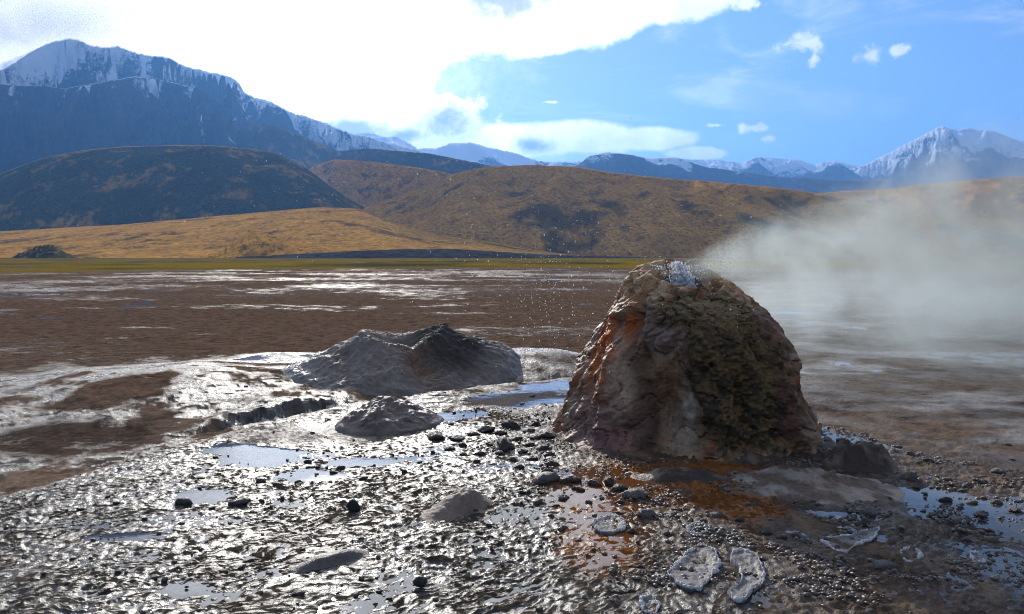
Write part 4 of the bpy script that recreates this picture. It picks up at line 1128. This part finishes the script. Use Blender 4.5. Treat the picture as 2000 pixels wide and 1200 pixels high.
M_DROP = mat_drop()
M_FOAM = bpy.data.materials.new('white_foam'); M_FOAM.use_nodes = True; _g = G(M_FOAM.node_tree); _b = _g.n['Principled BSDF']
_b.inputs['Base Color'].default_value = (0.93, 0.95, 0.97, 1); _b.inputs['Roughness'].default_value = 0.3
_t = _g.n.new('ShaderNodeBsdfTranslucent'); _t.inputs[0].default_value = (0.95, 0.97, 1, 1); _m = _g.n.new('ShaderNodeMixShader'); _m.inputs[0].default_value = 0.8
_g.l.new(_b.outputs[0], _m.inputs[1]); _g.l.new(_t.outputs[0], _m.inputs[2]); _g.l.new(_m.outputs[0], _g.n['Material Output'].inputs[0])


def splash():
    vx, vy, vz = CONE[0] + 0.03, CONE[1] - 0.08, 1.73
    root = link('water_splash', None, None, None, 'white splash of boiling water leaping from the mouth of the cone', 'splash'); root.location = (vx, vy, vz)

    def f1(rg):
        a = rg.uniform(0, 6.28); k = rg.random() ** 1.6; hgt = rg.random() ** 1.7 * 0.32
        return C(math.cos(a) * k * 0.10 - 0.25 * hgt, math.sin(a) * k * .10, hgt), rg.uniform(0.004, 0.013) * (1.2 - 2.2 * hgt)
    V, Fs = drops(1500, f1, 5); me = raw_mesh('foam', V, Fs)
    o = link('foam', me, M_FOAM, root); o['kind'] = 'stuff'

    def f2(rg):
        hgt = rg.random() * 0.30; s = hgt * rg.uniform(-1.1, 0.7)
        return C(s, rg.uniform(-.15, .15), hgt), rg.uniform(0.002, 0.006)
    V, Fs = drops(420, f2, 6); me = raw_mesh('spurt', V, Fs); o = link('spurt', me, M_FOAM, root); o['kind'] = 'stuff'

    def f3(rg):
        px = rg.normal(1130, 190); py = rg.normal(480, 95); D = rg.uniform(5.5, 8.0)
        if rg.random() < 0.35: px, py = rg.normal(1060, 40), rg.normal(590, 50)
        if rg.random() < 0.15: px, py = rg.normal(1440, 60), rg.normal(540, 60)
        if rg.random() < 0.12: px, py = rg.normal(750, 200), rg.normal(380, 60)
        x, y, z = far(px, py, D)
        return C(float(x), float(y), max(float(z), 0.75)), abs(rg.normal(0.0017, 0.0010)) + 0.0007
    V, Fs = drops(1000, f3, 7); me = raw_mesh('spray_droplets', V, Fs)
    link('spray_droplets', me, M_DROP, None, 'fine white water drops flying left and up from the cone mouth', 'spray', None, 'stuff')


splash()


# ------------------------------------------------------------------ steam, summit cloud, haze
def box_mesh(name, lo, hi):
    lo, hi = np.array(lo, float), np.array(hi, float); c = (lo + hi) / 2; e = (hi - lo) / 2
    V = np.array([(x, y, z) for x in (-1, 1) for y in (-1, 1) for z in (-1, 1)], float) * e
    Fq = np.array([(0, 1, 3, 2), (4, 6, 7, 5), (0, 4, 5, 1), (2, 3, 7, 6), (0, 2, 6, 4), (1, 5, 7, 3)])
    return raw_mesh(name, V, Fq, None, False), c


def vol_mat(name, color, aniso):
    m = bpy.data.materials.new(name); m.use_nodes = True; g = G(m.node_tree); g.n.clear()
    out = g.n.new('ShaderNodeOutputMaterial'); v = g.n.new('ShaderNodeVolumePrincipled')
    v.inputs['Color'].default_value = (*color, 1); v.inputs['Anisotropy'].default_value = aniso; v.inputs['Density'].default_value = 0
    g.l.new(v.outputs[0], out.inputs['Volume'])
    return m, g, v


def steam_plume():
    m, g, v = vol_mat('steam', (0.80, 0.93, 1.0), 0.55)
    lo, hi = (1.55, 6.6, 0.6), (11.5, 13.0, 5.6)
    me, c = box_mesh('steam', lo, hi)
    o = link('steam', me, m, None, 'pale steam drifting right from the mouth of the cone', 'steam', None, 'stuff'); o.location = c
    pos = g.v('ADD', g.coord('Object'), tuple(c))           # scene metres
    x, y, z = g.sep(pos)
    s = g.m('MAXIMUM', g.m('SUBTRACT', x, 1.6), 0.0)          # metres downwind of the vent
    warp = g.v('SCALE', g.v('SUBTRACT', g.n.new('ShaderNodeTexNoise').outputs['Color'], (0.5, 0.5, 0.5)))
    wn = warp.node.inputs[0].links[0].from_node.inputs[0].links[0].from_node
    g.put(wn.inputs['Vector'], pos); wn.inputs['Scale'].default_value = 0.7; wn.inputs['Detail'].default_value = 2
    warp.node.inputs['Scale'].default_value = 1.3
    p2 = g.v('ADD', pos, warp)
    n = g.noise(g.v('MULTIPLY', p2, (0.9, 0.9, 0.7)), 2.5, 7, 0.62, 0.4)
    zc = g.m('ADD', 1.98, g.m('MULTIPLY', s, 0.20)); yc = g.m('ADD', 7.15, g.m('MULTIPLY', s, 0.45))
    rz = g.m('ADD', 0.14, g.m('MULTIPLY', s, 0.27)); ry = g.m('ADD', 0.14, g.m('MULTIPLY', s, 0.26))
    dz = g.m('DIVIDE', g.m('SUBTRACT', z, zc), rz); dy = g.m('DIVIDE', g.m('SUBTRACT', y, yc), ry)
    d = g.m('SQRT', g.m('ADD', g.m('MULTIPLY', dz, dz), g.m('MULTIPLY', dy, dy)))
    core = g.rng(d, 0.1, 1.15, 1.0, 0.0)
    nn = g.rng(g.m('ADD', n, g.m('MULTIPLY', core, 0.16)), 0.53, 0.66)
    n_b = g.rng(g.noise(g.v('MULTIPLY', p2, (0.8, 0.8, 0.45)), 0.75, 3, 0.6), 0.40, 0.58, 0.04, 1.0)
    nn = g.m('MULTIPLY', nn, n_b)
    nn = g.m('MAXIMUM', nn, g.m('MULTIPLY', g.rng(s, 0.1, 1.5, 0.8, 0.0), g.rng(n, 0.36, 0.6, 0.15, 1.0)))
    dens = g.m('MULTIPLY', g.m('MULTIPLY', core, nn), g.m('DIVIDE', 2.3, g.m('ADD', 0.34, g.m('MULTIPLY', s, 0.95))))
    g.put(v.inputs['Density'], dens)


def ground_mist():
    m, g, v = vol_mat('mist', (0.80, 0.93, 1.0), 0.55)
    lo, hi = (2.4, 9.0, 0.25), (26.0, 34.0, 4.2)
    me, c = box_mesh('mist', lo, hi)
    o = link('ground_steam', me, m, None, 'thin low steam hanging over the pale flat behind and right of the cone', 'steam', None, 'stuff'); o.location = c
    pos = g.v('ADD', g.coord('Object'), tuple(c)); x, y, z = g.sep(pos)
    n = g.noise(g.v('MULTIPLY', pos, (0.5, 0.35, 0.6)), 0.9, 4, 0.6, 0.5)
    nn = g.rng(n, 0.42, 0.72)
    side = g.rng(g.m('SUBTRACT', x, g.m('MULTIPLY', y, 0.24)), 0.2, 2.6)
    hgt = g.rng(z, 0.4, 3.8, 1.0, 0.0); ends = g.m('MULTIPLY', g.rng(y, 9.0, 11.5), g.rng(y, 24, 34, 1.0, 0.0))
    g.put(v.inputs['Density'], g.m('MULTIPLY', g.m('MULTIPLY', nn, side), g.m('MULTIPLY', g.m('MULTIPLY', hgt, ends), 0.30)))


steam_plume()
ground_mist()


def cumulus():
    """the lower clouds overhead, whose shadows lie on the hills"""
    import bmesh
    m = bpy.data.materials.new('cumulus'); m.use_nodes = True; g = G(m.node_tree); g.n.clear()
    out = g.n.new('ShaderNodeOutputMaterial'); a = g.n.new('ShaderNodeBsdfDiffuse'); b = g.n.new('ShaderNodeBsdfTranslucent'); mx = g.n.new('ShaderNodeMixShader')
    a.inputs[0].default_value = b.inputs[0].default_value = (0.95, 0.96, 0.98, 1); mx.inputs[0].default_value = 0.6
    g.l.new(a.outputs[0], mx.inputs[1]); g.l.new(b.outputs[0], mx.inputs[2]); g.l.new(mx.outputs[0], out.inputs[0])
    bm = bmesh.new(); bmesh.ops.create_icosphere(bm, subdivisions=5, radius=1)
    P0 = np.array([v.co[:] for v in bm.verts]); Fa = np.array([[v.index for v in fc.verts] for fc in bm.faces]); bm.free()
    for i, (tx, ty, tz, rx, ry, lab) in enumerate(((-170, 1950, 215, 260, 330, 'ragged cumulus cloud over the valley, its shadow on the left of the central hill'),
                                               (600, 1400, 80, 700, 170, 'long cumulus cloud over the valley, its shadow along the foot of the central hill'))):
        L = (3520 - tz) / SUN_DIR.z
        d = 1 + 0.45 * fbm3(P0 + i * 7.7, 1.6, 5, 600 + i, 0.6)
        V = P0 * d[:, None] * C(rx, ry, 90); V[:, 2] = np.where(V[:, 2] < 0, V[:, 2] * 0.4, V[:, 2])
        o = link('cloud', raw_mesh('cloud', V, Fa), m, None, lab, 'cloud', None, 'stuff')
        o.location = (tx + SUN_DIR.x * L, ty + SUN_DIR.y * L, tz + SUN_DIR.z * L)


cumulus()


def summit_cloud():
    m, g, v = vol_mat('summit_cloud', (0.95, 0.98, 1.0), 0.6)
    lo, hi = (-6200, 5600, 1560), (-2300, 8300, 2740)
    me, c = box_mesh('cloud', lo, hi)
    o = link('cloud', me, m, None, 'white cloud wrapping the summit of the big snowy mountain', 'cloud', None, 'stuff'); o.location = c
    k = 0.001; q = g.v('SCALE', g.v('ADD', g.coord('Object'), tuple(c))); q.node.inputs['Scale'].default_value = k
    x, y, z = g.sep(q)
    n = g.noise(q, 1.7, 6, 0.6, 0.3)
    top = g.rng(g.m('ADD', z, g.m('ADD', g.m('MULTIPLY', g.m('SUBTRACT', n, 0.5), 1.7), g.m('MULTIPLY', g.rng(x, -4.4, -3.6), 0.12))), 1.70, 2.0)
    edge = g.m('MULTIPLY', g.m('MULTIPLY', g.rng(x, -6.2, -5.6), g.rng(x, -3.0, -2.35, 1.0, 0.0)), g.m('MULTIPLY', g.rng(y, 5.6, 6.2), g.rng(z, 2.4, 2.72, 1.0, 0.0)))
    g.put(v.inputs['Density'], g.m('MULTIPLY', g.m('MULTIPLY', top, edge), 0.0008))


summit_cloud()


def haze():
    m = bpy.data.materials.new('haze_air'); m.use_nodes = True; g = G(m.node_tree); g.n.clear()
    out = g.n.new('ShaderNodeOutputMaterial'); v = g.n.new('ShaderNodeVolumePrincipled')
    v.inputs['Color'].default_value = (0.15, 0.42, 1.0, 1); v.inputs['Anisotropy'].default_value = 0.38; v.inputs['Density'].default_value = 7.2e-5
    g.l.new(v.outputs[0], out.inputs['Volume'])
    me, c = box_mesh('haze', (-30000, -31000, -202), (30000, 24000, 2750))
    o = link('haze', me, m, None, 'blue air haze over the whole valley', 'haze', None, 'stuff'); o.location = c


haze()
